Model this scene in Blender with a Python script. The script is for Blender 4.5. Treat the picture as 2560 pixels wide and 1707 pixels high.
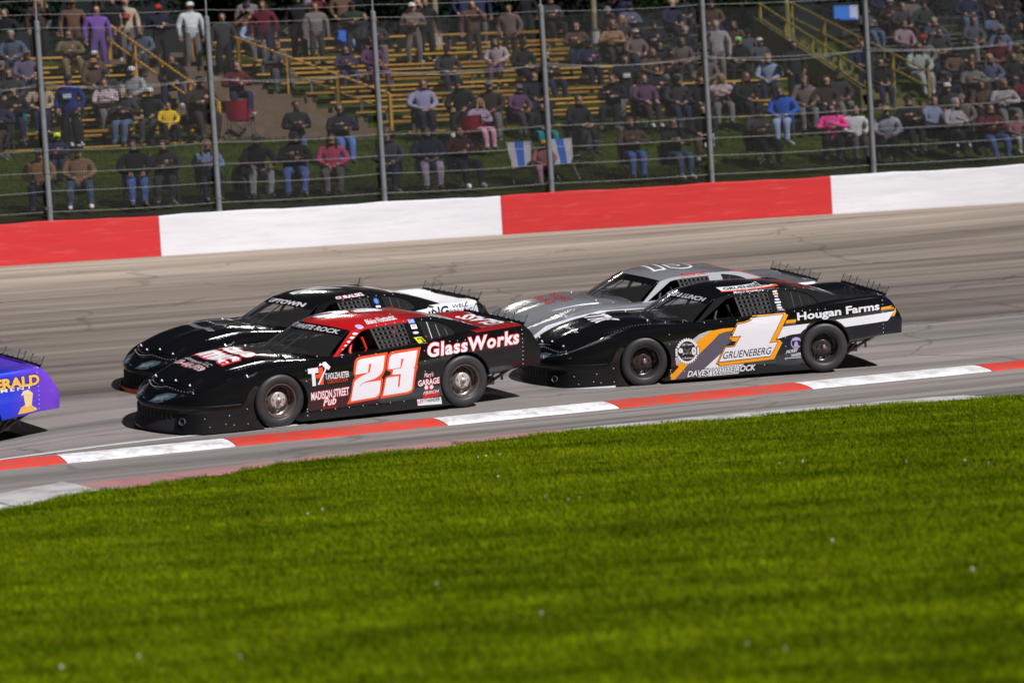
import bpy, bmesh, math, random
import numpy as np
from mathutils import Vector, Matrix
from mathutils.bvhtree import BVHTree
from mathutils.geometry import tessellate_polygon, delaunay_2d_cdt

R = math.radians
rng = random.Random(23)
nrg = np.random.default_rng(7)
sc = bpy.context.scene
for o in list(bpy.data.objects):
    bpy.data.objects.remove(o)
COL = sc.collection

# ---------------------------------------------------------------- camera
cam_d = bpy.data.cameras.new('camera')
cam = bpy.data.objects.new('camera', cam_d)
COL.objects.link(cam)
pitch, roll = math.atan((853.5 - 555) / 6304), R(3.5)
fwd = Vector((0, math.cos(pitch), -math.sin(pitch)))
r0 = Vector((1, 0, 0)); u0 = r0.cross(fwd)
rt = r0 * math.cos(roll) - u0 * math.sin(roll)
up = r0 * math.sin(roll) + u0 * math.cos(roll)
cam.matrix_world = Matrix(((rt.x, up.x, -fwd.x, 0), (rt.y, up.y, -fwd.y, 0), (rt.z, up.z, -fwd.z, 2.4), (0, 0, 0, 1)))
cam_d.sensor_width = 36
cam_d.lens = 36 * 6304 / 2560
cam_d.clip_end = 2000
cam_d.dof.use_dof = True
cam_d.dof.focus_distance = 33.2
cam_d.dof.aperture_fstop = 1.25
sc.camera = cam

# ---------------------------------------------------------------- sky, floodlight (the one sun lamp), exposure
SUN = Vector((-.50, .46, -.73)).normalized()      # direction the light travels
w = bpy.data.worlds.new('World'); sc.world = w; w.use_nodes = True
nt = w.node_tree
sky = nt.nodes.new('ShaderNodeTexSky'); sky.sky_type = 'NISHITA'; sky.sun_disc = False
sky.sun_elevation = math.asin(-SUN.z)
sky.sun_rotation = math.atan2(-SUN.x, -SUN.y)
nt.links.new(sky.outputs[0], nt.nodes['Background'].inputs[0])
nt.nodes['Background'].inputs[1].default_value = .0034
sun_d = bpy.data.lights.new('sun', 'SUN'); sun_d.energy = 4.2; sun_d.angle = R(2.2); sun_d.color = (1, .972, .985)
sun = bpy.data.objects.new('sun', sun_d); COL.objects.link(sun)
sun.rotation_euler = SUN.to_track_quat('-Z', 'Y').to_euler()
sun.location = (20, -20, 40)
vs = sc.view_settings
vs.view_transform = 'Standard'; vs.look = 'None'; vs.gamma = 1; vs.use_curve_mapping = False
vs.exposure = .38

# ---------------------------------------------------------------- helpers
_mc = {}
def mat(name, col, rough=.5, metal=0., coat=0., var=0., vscale=8., spec=.5, bump=0., bscale=30.):
    if name in _mc: return _mc[name]
    m = bpy.data.materials.new(name); m.use_nodes = True
    nt = m.node_tree; b = nt.nodes['Principled BSDF']
    b.inputs['Base Color'].default_value = (*col, 1)
    b.inputs['Roughness'].default_value = rough
    b.inputs['Metallic'].default_value = metal
    b.inputs['Coat Weight'].default_value = coat
    b.inputs['Coat Roughness'].default_value = .03
    b.inputs['Specular IOR Level'].default_value = spec
    if var or bump:
        tc = nt.nodes.new('ShaderNodeTexCoord')
        n = nt.nodes.new('ShaderNodeTexNoise'); n.inputs['Scale'].default_value = vscale; n.inputs['Detail'].default_value = 6
        nt.links.new(tc.outputs['Object'], n.inputs['Vector'])
        if var:
            mx = nt.nodes.new('ShaderNodeMix'); mx.data_type = 'RGBA'
            mx.inputs[6].default_value = (*[c * (1 - var) for c in col], 1)
            mx.inputs[7].default_value = (*[min(1, c * (1 + var)) for c in col], 1)
            nt.links.new(n.outputs[0], mx.inputs[0]); nt.links.new(mx.outputs[2], b.inputs['Base Color'])
        if bump:
            n2 = nt.nodes.new('ShaderNodeTexNoise'); n2.inputs['Scale'].default_value = bscale; n2.inputs['Detail'].default_value = 4
            nt.links.new(tc.outputs['Object'], n2.inputs['Vector'])
            bp = nt.nodes.new('ShaderNodeBump'); bp.inputs['Strength'].default_value = bump; bp.inputs['Distance'].default_value = .02
            nt.links.new(n2.outputs[0], bp.inputs['Height']); nt.links.new(bp.outputs[0], b.inputs['Normal'])
    _mc[name] = m
    return m

def glass(name, tint=(.75, .78, .8), refl=.02):
    if name in _mc: return _mc[name]
    m = bpy.data.materials.new(name); m.use_nodes = True
    nt = m.node_tree; nt.nodes.remove(nt.nodes['Principled BSDF'])
    t = nt.nodes.new('ShaderNodeBsdfTransparent'); t.inputs[0].default_value = (*tint, 1)
    g = nt.nodes.new('ShaderNodeBsdfGlossy'); g.inputs['Roughness'].default_value = .06
    lw = nt.nodes.new('ShaderNodeLayerWeight'); lw.inputs[0].default_value = .5
    pw = nt.nodes.new('ShaderNodeMath'); pw.operation = 'POWER'; pw.inputs[1].default_value = 5; nt.links.new(lw.outputs['Facing'], pw.inputs[0])
    f = nt.nodes.new('ShaderNodeMath'); f.operation = 'MULTIPLY_ADD'; f.inputs[1].default_value = .9; f.inputs[2].default_value = .05; nt.links.new(pw.outputs[0], f.inputs[0])
    mx = nt.nodes.new('ShaderNodeMixShader')
    nt.links.new(f.outputs[0], mx.inputs[0]); nt.links.new(t.outputs[0], mx.inputs[1]); nt.links.new(g.outputs[0], mx.inputs[2])
    d = nt.nodes.new('ShaderNodeBsdfDiffuse'); d.inputs[0].default_value = (.6, .6, .62, 1)
    m2 = nt.nodes.new('ShaderNodeMixShader'); m2.inputs[0].default_value = refl
    nt.links.new(mx.outputs[0], m2.inputs[1]); nt.links.new(d.outputs[0], m2.inputs[2])
    nt.links.new(m2.outputs[0], nt.nodes['Material Output'].inputs[0])
    _mc[name] = m
    return m

def link(name, me, m=None, parent=None):
    o = bpy.data.objects.new(name, me); COL.objects.link(o)
    if m is not None:
        for x in (m if isinstance(m, (list, tuple)) else [m]):
            me.materials.append(x)
    if parent is not None: o.parent = parent
    return o

def pmesh(name, v, f, smooth=None, mi=None):
    me = bpy.data.meshes.new(name); me.from_pydata([tuple(map(float, p)) for p in v], [], f); me.update()
    if mi is not None: me.polygons.foreach_set('material_index', mi)
    if smooth is not None:
        me.polygons.foreach_set('use_smooth', [True] * len(me.polygons))
        me.set_sharp_from_angle(angle=R(smooth))
    return me

def empty(name, loc=(0, 0, 0), rz=0.):
    o = bpy.data.objects.new(name, None); COL.objects.link(o); o.location = loc; o.rotation_euler.z = rz
    o.empty_display_size = .2
    return o

def tag(o, label=None, cat=None, group=None, kind=None):
    if label: o['label'] = label
    if cat: o['category'] = cat
    if group: o['group'] = group
    if kind: o['kind'] = kind
    return o

class MB:
    """collects simple shapes into one mesh"""
    def __init__(s): s.v = []; s.f = []; s.m = []
    def add(s, v, f, m=0):
        b = len(s.v); s.v += [tuple(p) for p in v]; s.f += [tuple(i + b for i in q) for q in f]; s.m += [m] * len(f)
    def box(s, c, d, rz=0., m=0, M=None):
        x, y, z = [k / 2 for k in d]; cr, sr = math.cos(rz), math.sin(rz)
        pts = []
        for a, b, e in ((-1,-1,-1),(1,-1,-1),(1,1,-1),(-1,1,-1),(-1,-1,1),(1,-1,1),(1,1,1),(-1,1,1)):
            p = Vector((a*x, b*y, e*z))
            if M is not None: p = M @ p
            pts.append((c[0] + p.x*cr - p.y*sr, c[1] + p.x*sr + p.y*cr, c[2] + p.z))
        s.add(pts, [(0,3,2,1),(4,5,6,7),(0,1,5,4),(1,2,6,5),(2,3,7,6),(3,0,4,7)], m)
    def tube(s, a, b, r, n=8, r2=None, m=0, cap=True):
        a, b = Vector(a), Vector(b); d = (b - a)
        if d.length < 1e-6: return
        d.normalize(); x = d.orthogonal().normalized(); y = d.cross(x)
        r2 = r if r2 is None else r2
        v = [a + (x*math.cos(2*math.pi*i/n) + y*math.sin(2*math.pi*i/n)) * r for i in range(n)]
        v += [b + (x*math.cos(2*math.pi*i/n) + y*math.sin(2*math.pi*i/n)) * r2 for i in range(n)]
        f = [(i, (i+1) % n, (i+1) % n + n, i + n) for i in range(n)]
        if cap: f += [tuple(range(n-1, -1, -1)), tuple(range(n, 2*n))]
        s.add(v, f, m)
    def path(s, pts, r, n=8, m=0):
        for a, b in zip(pts, pts[1:]): s.tube(a, b, r, n, m=m)
    def lathe(s, prof, n=32, axis='y', c=(0, 0, 0), m=0, close=False):
        v = []; k = len(prof)
        for i in range(n):
            t = 2*math.pi*i/n; ct, st = math.cos(t), math.sin(t)
            for r, h in prof:
                p = (r*ct, h, r*st) if axis == 'y' else (r*ct, r*st, h)
                v.append((c[0]+p[0], c[1]+p[1], c[2]+p[2]))
        f = []
        for i in range(n):
            a, b = i*k, ((i+1) % n)*k
            for j in range(k - (0 if close else 1)):
                j2 = (j+1) % k
                f.append((a+j, a+j2, b+j2, b+j))
        s.add(v, f, m)
    def quad(s, a, b, c, d, m=0): s.add([a, b, c, d], [(0, 1, 2, 3)], m)
    def mesh(s, name, smooth=None): return pmesh(name, s.v, s.f, smooth, s.m)
    def build(s, name, m, parent=None, smooth=None): return link(name, s.mesh(name, smooth), m, parent)

def bake(o):
    """evaluated (modifier-applied) mesh of o; o is removed"""
    dg = bpy.context.evaluated_depsgraph_get(); dg.update()
    me = bpy.data.meshes.new_from_object(o.evaluated_get(dg))
    old = o.data; bpy.data.objects.remove(o)
    return me

def smooth_curve(pts, sig=.05, n=900):
    xs = np.array([p[0] for p in pts], float); ys = np.array([p[1] for p in pts], float)
    g = np.linspace(xs[0] - .5, xs[-1] + .5, n); y = np.interp(g, xs, ys)
    k = np.arange(-60, 61) * (g[1] - g[0]); k = np.exp(-k**2 / (2*sig*sig)); k /= k.sum()
    yp = np.concatenate([np.full(60, y[0]), y, np.full(60, y[-1])])
    ysm = np.convolve(yp, k, 'valid')
    return lambda x: float(np.interp(x, g, ysm))
def sstep(a, b, x):
    t = min(1, max(0, (x - a) / (b - a))); return t*t*(3 - 2*t)
def catmull(pts, n):
    P = [np.array(p, float) for p in pts]; P = [2*P[0]-P[1]] + P + [2*P[-1]-P[-2]]; out = []
    for i in range(1, len(P) - 2):
        for k in range(n):
            t = k / n
            out.append(.5*((2*P[i]) + (-P[i-1]+P[i+1])*t + (2*P[i-1]-5*P[i]+4*P[i+1]-P[i+2])*t*t + (-P[i-1]+3*P[i]-3*P[i+1]+P[i+2])*t**3))
    out.append(P[-2]); return out
# ---------------------------------------------------------------- track, kerb, infield
K0 = np.array((-5.918, 28.699)); KD = np.array((.89837, .43924)); KN = np.array((-.43924, .89837))
SLOPE = math.tan(R(6.0))
WALL = smooth_wall = catmull([(-32, 37.5), (-21, 45.2), (-10.25, 51.08), (-5.26, 53.1), (-.08, 54.73), (7.36, 56.55), (11.74, 57.3), (22, 58.4), (34, 58.6)], 10)
WALL = np.array(WALL)
BUMPS = []                      # small undulations under the cars: (x, y, amount, radius)
def track_z(x, y):
    s = (x - K0[0])*KN[0] + (y - K0[1])*KN[1]
    z = s * SLOPE
    for bx, by, a, sg in BUMPS: z += a * math.exp(-((x-bx)**2 + (y-by)**2) / (2*sg*sg))
    return z
CARS = {
 '23': ((-2.21972, 32.25944, 0.16555), (-0.87625, -0.48175, -0.00979), (0.48003, -0.87101, -0.10445), (0.04179, -0.09623, 0.99448)),
 '1': ((2.77406, 34.94673, 0.18876), (-0.97195, -0.23516, -0.00334), (0.23426, -0.96679, -0.10215), (0.02079, -0.10007, 0.99476)),
 'g': ((-2.82239, 35.18959, 0.42933), (-0.86698, -0.49829, -0.00703), (0.49622, -0.86191, -0.10434), (0.04594, -0.09395, 0.99452)),
 's': ((2.08, 36.93, 0.420), (-0.95045, -0.31052, 0.01457), (0.30745, -0.94591, -0.10356), (0.04594, -0.09395, 0.99452)),
 'p': ((-8.13541, 30.37901, 0.06115), (-0.82613, -0.56328, -0.01505), (0.56161, -0.8209, -0.10349), (0.04594, -0.09395, 0.99452)),
}
for k, sg in (('1', .9), ('p', 1.6), ('g', 1.4)):
    o, u, v, w_ = [np.array(a) for a in CARS[k]]
    if k == '1':
        for uu in (1.2825, -1.2825):
            p = o + u*uu; BUMPS.append((p[0], p[1], p[2] - ((p[:2]-K0) @ KN)*SLOPE, sg))
    else:
        BUMPS.append((o[0], o[1], o[2] - ((o[:2]-K0) @ KN)*SLOPE, sg))

def asphalt():
    m = bpy.data.materials.new('worn_asphalt'); m.use_nodes = True; nt = m.node_tree; L = nt.links.new; N = nt.nodes.new
    b = nt.nodes['Principled BSDF']; b.inputs['Roughness'].default_value = .82; b.inputs['Specular IOR Level'].default_value = .3
    at = N('ShaderNodeAttribute'); at.attribute_name = 'track_uv'
    sp = N('ShaderNodeSeparateXYZ'); L(at.outputs['Vector'], sp.inputs[0])
    def noise(sx, sy, scale, detail=5, off=0):
        mp = N('ShaderNodeMapping'); mp.inputs['Scale'].default_value = (sx, sy, 1); mp.inputs['Location'].default_value = (off, off*.7, 0)
        L(at.outputs['Vector'], mp.inputs[0]); n = N('ShaderNodeTexNoise'); n.inputs['Scale'].default_value = scale; n.inputs['Detail'].default_value = detail; n.inputs['Roughness'].default_value = .62
        L(mp.outputs[0], n.inputs['Vector']); return n.outputs[0]
    def ramp(src, stops):
        r = N('ShaderNodeValToRGB'); e = r.color_ramp.elements
        while len(e) < len(stops): e.new(.5)
        for el, (p, c) in zip(e, stops): el.position = p; el.color = (*c, 1) if isinstance(c, tuple) else (c, c, c, 1)
        L(src, r.inputs[0]); return r.outputs[0]
    def mix(kind, f, a, bb):
        x = N('ShaderNodeMix'); x.data_type = 'RGBA'; x.blend_type = kind
        if isinstance(f, float): x.inputs[0].default_value = f
        else: L(f, x.inputs[0])
        for i, q in ((6, a), (7, bb)):
            if isinstance(q, tuple): x.inputs[i].default_value = (*q, 1)
            else: L(q, x.inputs[i])
        return x.outputs[2]
    # distance across the track (m) with a little wander
    wob = noise(.15, .4, 1.0, 2, 3.)
    add = N('ShaderNodeMath'); add.operation = 'MULTIPLY_ADD'; L(wob, add.inputs[0]); add.inputs[1].default_value = 1.6; L(sp.outputs[1], add.inputs[2])
    mr = N('ShaderNodeMapRange'); mr.inputs[1].default_value = -.2; mr.inputs[2].default_value = 24; L(add.outputs[0], mr.inputs[0])
    base = ramp(mr.outputs[0], [(0., (.225, .205, .19)), (.15, (.215, .196, .182)), (.203, (.205, .187, .174)), (.212, (.140, .120, .104)), (.40, (.165, .141, .120)), (.56, (.205, .174, .146)), (.66, (.28, .234, .190)), (.78, (.38, .312, .250)), (.9, (.44, .360, .288))])
    streak = ramp(noise(.09, 2.6, 1., 6), [(.30, .50), (.47, .96), (.72, 1.30)])
    c = mix('MULTIPLY', 1., base, streak)
    st2 = ramp(noise(.03, .9, 1., 4, 9.), [(.35, .62), (.55, 1.), (.8, 1.15)])
    c = mix('MULTIPLY', 1., c, st2)
    grain = ramp(noise(1, 1, 60., 3, 2.), [(.25, .72), (.5, 1.), (.75, 1.3)])
    c = mix('MULTIPLY', .8, c, grain)
    # tar-dark cracks
    vo = N('ShaderNodeTexVoronoi'); vo.feature = 'DISTANCE_TO_EDGE'; vo.inputs['Scale'].default_value = 1.
    mp = N('ShaderNodeMapping'); mp.inputs['Scale'].default_value = (.16, .34, 1)
    wn = N('ShaderNodeTexNoise'); wn.inputs['Scale'].default_value = .9; wn.inputs['Detail'].default_value = 5
    L(at.outputs['Vector'], wn.inputs['Vector'])
    vm = N('ShaderNodeVectorMath'); vm.operation = 'MULTIPLY_ADD'; L(wn.outputs['Color'], vm.inputs[0]); vm.inputs[1].default_value = (1.6, 1.6, 0); L(at.outputs['Vector'], vm.inputs[2])
    L(vm.outputs[0], mp.inputs[0]); L(mp.outputs[0], vo.inputs['Vector'])
    crack = ramp(vo.outputs['Distance'], [(.0, .6), (.004, .7), (.010, 1.)])
    c = mix('MULTIPLY', .85, c, crack)
    # rubber laid down by tyres
    rub = ramp(noise(.02, 1.3, 1., 3, 21.), [(.52, 1.), (.68, .55), (.74, .62), (.85, 1.)])
    c = mix('MULTIPLY', .75, c, rub)
    L(c, b.inputs['Base Color'])
    bp = N('ShaderNodeBump'); bp.inputs['Strength'].default_value = .35; bp.inputs['Distance'].default_value = .01
    L(noise(1, 1, 45., 4, 5.), bp.inputs['Height']); L(bp.outputs[0], b.inputs['Normal'])
    return m

def st_attr(me):
    a = me.attributes.new('track_uv', 'FLOAT_VECTOR', 'POINT')
    n = len(me.vertices); co = np.empty(n*3); me.vertices.foreach_get('co', co); co = co.reshape(-1, 3)
    d = co[:, :2] - K0; uv = np.zeros((n, 3)); uv[:, 0] = d @ KD; uv[:, 1] = d @ KN
    a.data.foreach_set('vector', uv.ravel())

def wall_pt_for(t):      # wall point whose along-kerb coordinate is t
    tt = (WALL - K0) @ KD
    return np.array((np.interp(t, tt, WALL[:, 0]), np.interp(t, tt, WALL[:, 1])))
T0, T1 = -9., 34.
def sheet(name, m, rows):
    """rows: list of lists of (x,y,z) -> grid"""
    v = [p for r in rows for p in r]; k = len(rows[0])
    f = [(i*k+j, i*k+j+1, (i+1)*k+j+1, (i+1)*k+j) for i in range(len(rows)-1) for j in range(k-1)]
    me = pmesh(name, v, f, smooth=60); st_attr(me); return link(name, me, m)
ASPH = asphalt()
rows = []
for t in np.arange(T0, T1 + .1, .5):
    a = K0 + KD*t; wp = wall_pt_for(t); r = []
    smax = (wp - a) @ KN - .02
    for s in np.linspace(0, 1, 45):
        p = a + KN * (s*smax); z = track_z(*p)
        # the last metres run in to the wall at its base height
        zb = 2.13 + .0 * t; f = sstep(.55, 1., s)
        z = z*(1-f) + zb*f
        r.append((p[0], p[1], z))
    rows.append(r)
track = tag(sheet('track', ASPH, rows), kind='structure')

# apron between kerb and infield, flat, 4 mm under the grass rim
APW = [(-9, 5.9), (-3, 5.4), (-1.33, 5.05), (-.12, 4.15), (2.1, 3.45), (5.1, 3.08), (7.54, 3.4), (11.2, 4.3), (16, 5.4), (34, 7.)]
def apron_w(t): return float(np.interp(t, [a for a, _ in APW], [b for _, b in APW]))
rows = []
for t in np.arange(T0, T1 + .1, .5):
    a = K0 + KD*t
    rows.append([(*(a - KN*(.62 + (apron_w(t)+.6)*q)), -.012) for q in np.linspace(1, 0, 6)])
apron = tag(sheet('apron', ASPH, rows), kind='structure')

def worn_paint(name, col, under=(.15, .135, .125), amount=.5, scale=3., rough=.6, stretch=(1, 1, 1), bias=0.):
    m = bpy.data.materials.new(name); m.use_nodes = True; nt = m.node_tree; L = nt.links.new; N = nt.nodes.new
    b = nt.nodes['Principled BSDF']; b.inputs['Roughness'].default_value = rough
    tc = N('ShaderNodeTexCoord'); mp = N('ShaderNodeMapping'); mp.inputs['Scale'].default_value = stretch; L(tc.outputs['Object'], mp.inputs[0])
    n = N('ShaderNodeTexNoise'); n.inputs['Scale'].default_value = scale; n.inputs['Detail'].default_value = 9; n.inputs['Roughness'].default_value = .7
    L(mp.outputs[0], n.inputs['Vector'])
    r = N('ShaderNodeValToRGB'); e = r.color_ramp.elements; e[0].position = .5 - .22*amount - .1; e[1].position = .5 - .1 + .18*(1-amount) + bias; e[0].position += bias
    L(n.outputs[0], r.inputs[0])
    x = N('ShaderNodeMix'); x.data_type = 'RGBA'; x.inputs[6].default_value = (*under, 1); L(r.outputs[0], x.inputs[0])
    n2 = N('ShaderNodeTexNoise'); n2.inputs['Scale'].default_value = scale*.35; n2.inputs['Detail'].default_value = 5; L(mp.outputs[0], n2.inputs['Vector'])
    y = N('ShaderNodeMix'); y.data_type = 'RGBA'; y.inputs[6].default_value = (*[c*.8 for c in col], 1); y.inputs[7].default_value = (*[min(1, c*1.1) for c in col], 1); L(n2.outputs[0], y.inputs[0])
    L(y.outputs[2], x.inputs[7]); L(x.outputs[2], b.inputs['Base Color'])
    bp = N('ShaderNodeBump'); bp.inputs['Strength'].default_value = .5; bp.inputs['Distance'].default_value = .008; L(n.outputs[0], bp.inputs['Height']); L(bp.outputs[0], b.inputs['Normal'])
    return m

# painted kerb: red and white pieces, a low rounded hump
KR = worn_paint('kerb_red', (.60, .035, .02), (.35, .07, .05), amount=.15, scale=4); KW = worn_paint('kerb_white', (.78, .78, .80), (.45, .44, .43), amount=.12, scale=4)
kerb = empty('kerb', (*K0, 0)); tag(kerb, kind='structure')
prof = [(-.64, -.02), (-.62, .0), (-.5, .028), (-.36, .052), (-.2, .062), (-.06, .052), (.04, .02), (.05, -.02)]
def kerb_t(px):  # joints along the kerb, metres from its zero
    return px
joints = [-9., -6.6, -4.1, -1.7, .6, 2.63, 5.34, 7.72, 10.59, 13.47, 16.5, 19.6, 23, 26.5, 30]
for i, (a, b) in enumerate(zip(joints, joints[1:])):
    v = []; n = max(4, int((b - a) / .35))
    for k in range(n + 1):
        t = a + .006 + (b - a - .012) * k / n
        for s, z in prof:
            p = KD*t + KN*s; v.append((p[0], p[1], z + max(0, s)*SLOPE))
    q = len(prof)
    f = [(k*q+j, (k+1)*q+j, (k+1)*q+j+1, k*q+j+1) for k in range(n) for j in range(q-1)] + [tuple(range(q)), tuple(range(n*q+q-1, n*q-1, -1))]
    link('kerb_block', pmesh('kerb_block', v, f, smooth=40), KR if i % 2 else KW, kerb)

# thin white edge line on the track, scuffed
v = []; f = []
LW = worn_paint('edge_line_paint', (.62, .62, .63), amount=1.5, scale=2.5, stretch=(.5, 2, 1))
for k, t in enumerate(np.arange(-9, 4.2, .5)):
    for s in (.58, .66):
        p = K0 + KD*t + KN*s; v.append((p[0], p[1], track_z(*p) + .006))
    if k: f.append((2*k-2, 2*k, 2*k+1, 2*k-1))
edge = link('painted_edge_line', pmesh('painted_edge_line', v, f), LW); tag(edge, kind='structure')

# faded old kerb stones at the edge of the grass
def grass_s(t):   # ragged rim of the turf, metres in front of the kerb line
    return apron_w(t) + .22 + .13*math.sin(t*1.9) + .07*math.sin(t*5.1 + 1) + .04*math.sin(t*11.7)
OW = worn_paint('faded_white_concrete', (.60, .58, .58), (.26, .235, .22), .6, 2.6, bias=.06); OR = worn_paint('faded_red_concrete', (.46, .17, .18), (.22, .19, .175), .6, 2.6, bias=.09)
old = empty('old_kerb', (*K0, 0)); tag(old, kind='structure')
t = -8.
k = 0
while t < 30:
    ln = .9 + .5*rng.random()
    red = -.5 < t < 5.4 and rng.random() < .9
    wd = float(np.interp(t, [-1, 0, 1.5, 5, 7, 12], [1.3, .7, .5, .42, .45, .7]))
    vv = []
    for q in range(5):
        tt = t + ln*q/4
        for s_, z in ((-apron_w(tt)-.55, -.03), (-apron_w(tt)-.5, .012+.01*rng.random()), (-apron_w(tt)+wd-.12+.1*rng.random(), .006), (-apron_w(tt)+wd+.04*rng.random(), -.03)):
            p = KD*tt + KN*s_; vv.append((p[0], p[1], z))
    ff = [(q*4+j, (q+1)*4+j, (q+1)*4+j+1, q*4+j+1) for q in range(4) for j in range(3)] + [(0, 1, 2, 3), (19, 18, 17, 16)]
    if not (3.2 < t < 11 and rng.random() < .12):
        link('kerb_stone', pmesh('kerb_stone', vv, ff, smooth=30), OR if red else OW, old)
    t += ln + .02; k += 1

# infield turf: soil sheet and real blades
def turf_mat(name, a, b_, sc1=.8):
    m = bpy.data.materials.new(name); m.use_nodes = True; nt = m.node_tree; L = nt.links.new; N = nt.nodes.new
    b = nt.nodes['Principled BSDF']; b.inputs['Roughness'].default_value = .9; b.inputs['Specular IOR Level'].default_value = 0
    tc = N('ShaderNodeNewGeometry'); mp = N('ShaderNodeMapping'); mp.inputs['Rotation'].default_value = (0, 0, R(-14)); mp.inputs['Scale'].default_value = (.45, 1.5, 1); L(tc.outputs['Position'], mp.inputs[0])
    n = N('ShaderNodeTexNoise'); n.inputs['Scale'].default_value = sc1; n.inputs['Detail'].default_value = 7; n.inputs['Roughness'].default_value = .62; L(mp.outputs[0], n.inputs['Vector'])
    r = N('ShaderNodeValToRGB'); e = r.color_ramp.elements; e[0].position = .36; e[0].color = (*a, 1); e[1].position = .66; e[1].color = (*b_, 1); L(n.outputs[0], r.inputs[0])
    n2 = N('ShaderNodeTexNoise'); n2.inputs['Scale'].default_value = sc1*4.5; n2.inputs['Detail'].default_value = 5; L(mp.outputs[0], n2.inputs['Vector'])
    r2 = N('ShaderNodeValToRGB'); e = r2.color_ramp.elements; e[0].position = .30; e[0].color = (.5, .55, .5, 1); e[1].position = .62; e[1].color = (1.08, 1.05, 1.1, 1); L(n2.outputs[0], r2.inputs[0])
    x = N('ShaderNodeMix'); x.data_type = 'RGBA'; x.blend_type = 'MULTIPLY'; x.inputs[0].default_value = 1.; L(r.outputs[0], x.inputs[6]); L(r2.outputs[0], x.inputs[7])
    n3 = N('ShaderNodeTexNoise'); n3.inputs['Scale'].default_value = 9.; n3.inputs['Detail'].default_value = 4; L(tc.outputs['Position'], n3.inputs['Vector'])
    r3 = N('ShaderNodeValToRGB'); e = r3.color_ramp.elements; e[0].position = .64; e[0].color = (0, 0, 0, 1); e[1].position = .76; e[1].color = (.7, .7, .7, 1); L(n3.outputs[0], r3.inputs[0])
    y = N('ShaderNodeMix'); y.data_type = 'RGBA'; L(r3.outputs[0], y.inputs[0]); L(x.outputs[2], y.inputs[6]); y.inputs[7].default_value = (b_[0]*1.5, b_[1]*1.2, b_[2]*6, 1)
    L(y.outputs[2], b.inputs['Base Color'])
    return m
GM = turf_mat('infield_soil_and_thatch', (.05, .07, .002), (.13, .15, .006))
v = []; f = []
for k, t in enumerate(np.arange(-22, 40, .25)):
    a = K0 + KD*t; e_ = a - KN*grass_s(t) if T0 < t < T1 else a - KN*6
    for q, s in enumerate((0, .12, 2, 6, 12, 20, 34)):
        p = e_ - KN*s; v.append((p[0], p[1], (0., .03, .035, .03, .03, .02, .0)[q]))
    if k: f += [(7*k-7+j, 7*k-6+j, 7*k+1+j, 7*k+j) for j in range(6)]
infield = link('infield_ground', pmesh('infield_ground', v, f, smooth=60), GM); tag(infield, kind='structure')

far = link('ground', pmesh('ground', [(-900, -900, -.6), (900, -900, -.6), (900, 900, -.6), (-900, 900, -.6)], [(0, 1, 2, 3)]), GM); tag(far, kind='structure')

def blades(name, m, P, h0, h1, w, bend=.5):
    n = len(P); ang = nrg.uniform(0, 2*np.pi, n); h = nrg.uniform(h0, h1, n); bd = nrg.uniform(.1, bend, n) * h
    dx, dy = np.cos(ang), np.sin(ang); px, py = -dy*w/2, dx*w/2
    V = np.zeros((n, 5, 3))
    for i, (sx, fz, fb) in enumerate(((-1, 0, 0), (1, 0, 0), (.75, .6, .35), (-.75, .6, .35), (0, 1, 1))):
        V[:, i, 0] = P[:, 0] + px*sx + dx*bd*fb; V[:, i, 1] = P[:, 1] + py*sx + dy*bd*fb; V[:, i, 2] = P[:, 2] + h*fz
    me = bpy.data.meshes.new(name); me.vertices.add(n*5); me.vertices.foreach_set('co', V.ravel())
    base = (np.arange(n)*5)[:, None]
    loops = np.concatenate([base + np.array([0, 1, 2, 3]), base + np.array([3, 2, 4])], 1).ravel()
    me.loops.add(n*7); me.loops.foreach_set('vertex_index', loops.astype(np.int32))
    ls = np.stack([np.arange(n)*7, np.arange(n)*7 + 4], 1).ravel()
    me.polygons.add(n*2); me.polygons.foreach_set('loop_start', ls.astype(np.int32))
    me.update(calc_edges=True)
    return link(name, me, m)
GB = turf_mat('grass_blades', (.052, .096, .001), (.195, .275, .003), .9)
# points over the visible part of the infield
pts = []
N_ = 330000
Y = 12.0 + (31.0 - 12.0) * nrg.random(N_*2)**1.15
X = (nrg.random(N_*2) - .5) * (Y*.41 + 2.2)
d = np.stack([X, Y], 1) - K0
tt = d @ KD; ss = -(d @ KN)
gs = np.interp(tt, np.linspace(-20, 40, 1200), [grass_s(q) for q in np.linspace(-20, 40, 1200)])
rag = .12*np.sin(tt*7.) + .08*np.sin(tt*17 + 2) + .1*nrg.random(len(tt))
ok = (ss > gs - .10 + rag*1.3)
P = np.stack([X[ok], Y[ok], np.full(ok.sum(), .022)], 1)[:N_]
P[:, 2] = np.where((ss[ok] - gs[ok])[:N_] < .1, .0, .025)
grass = tag(blades('infield_grass', GB, P, .018, .048, .0065, .9), 'short green mown grass of the infield in front of the track', 'grass', kind='stuff')
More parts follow.
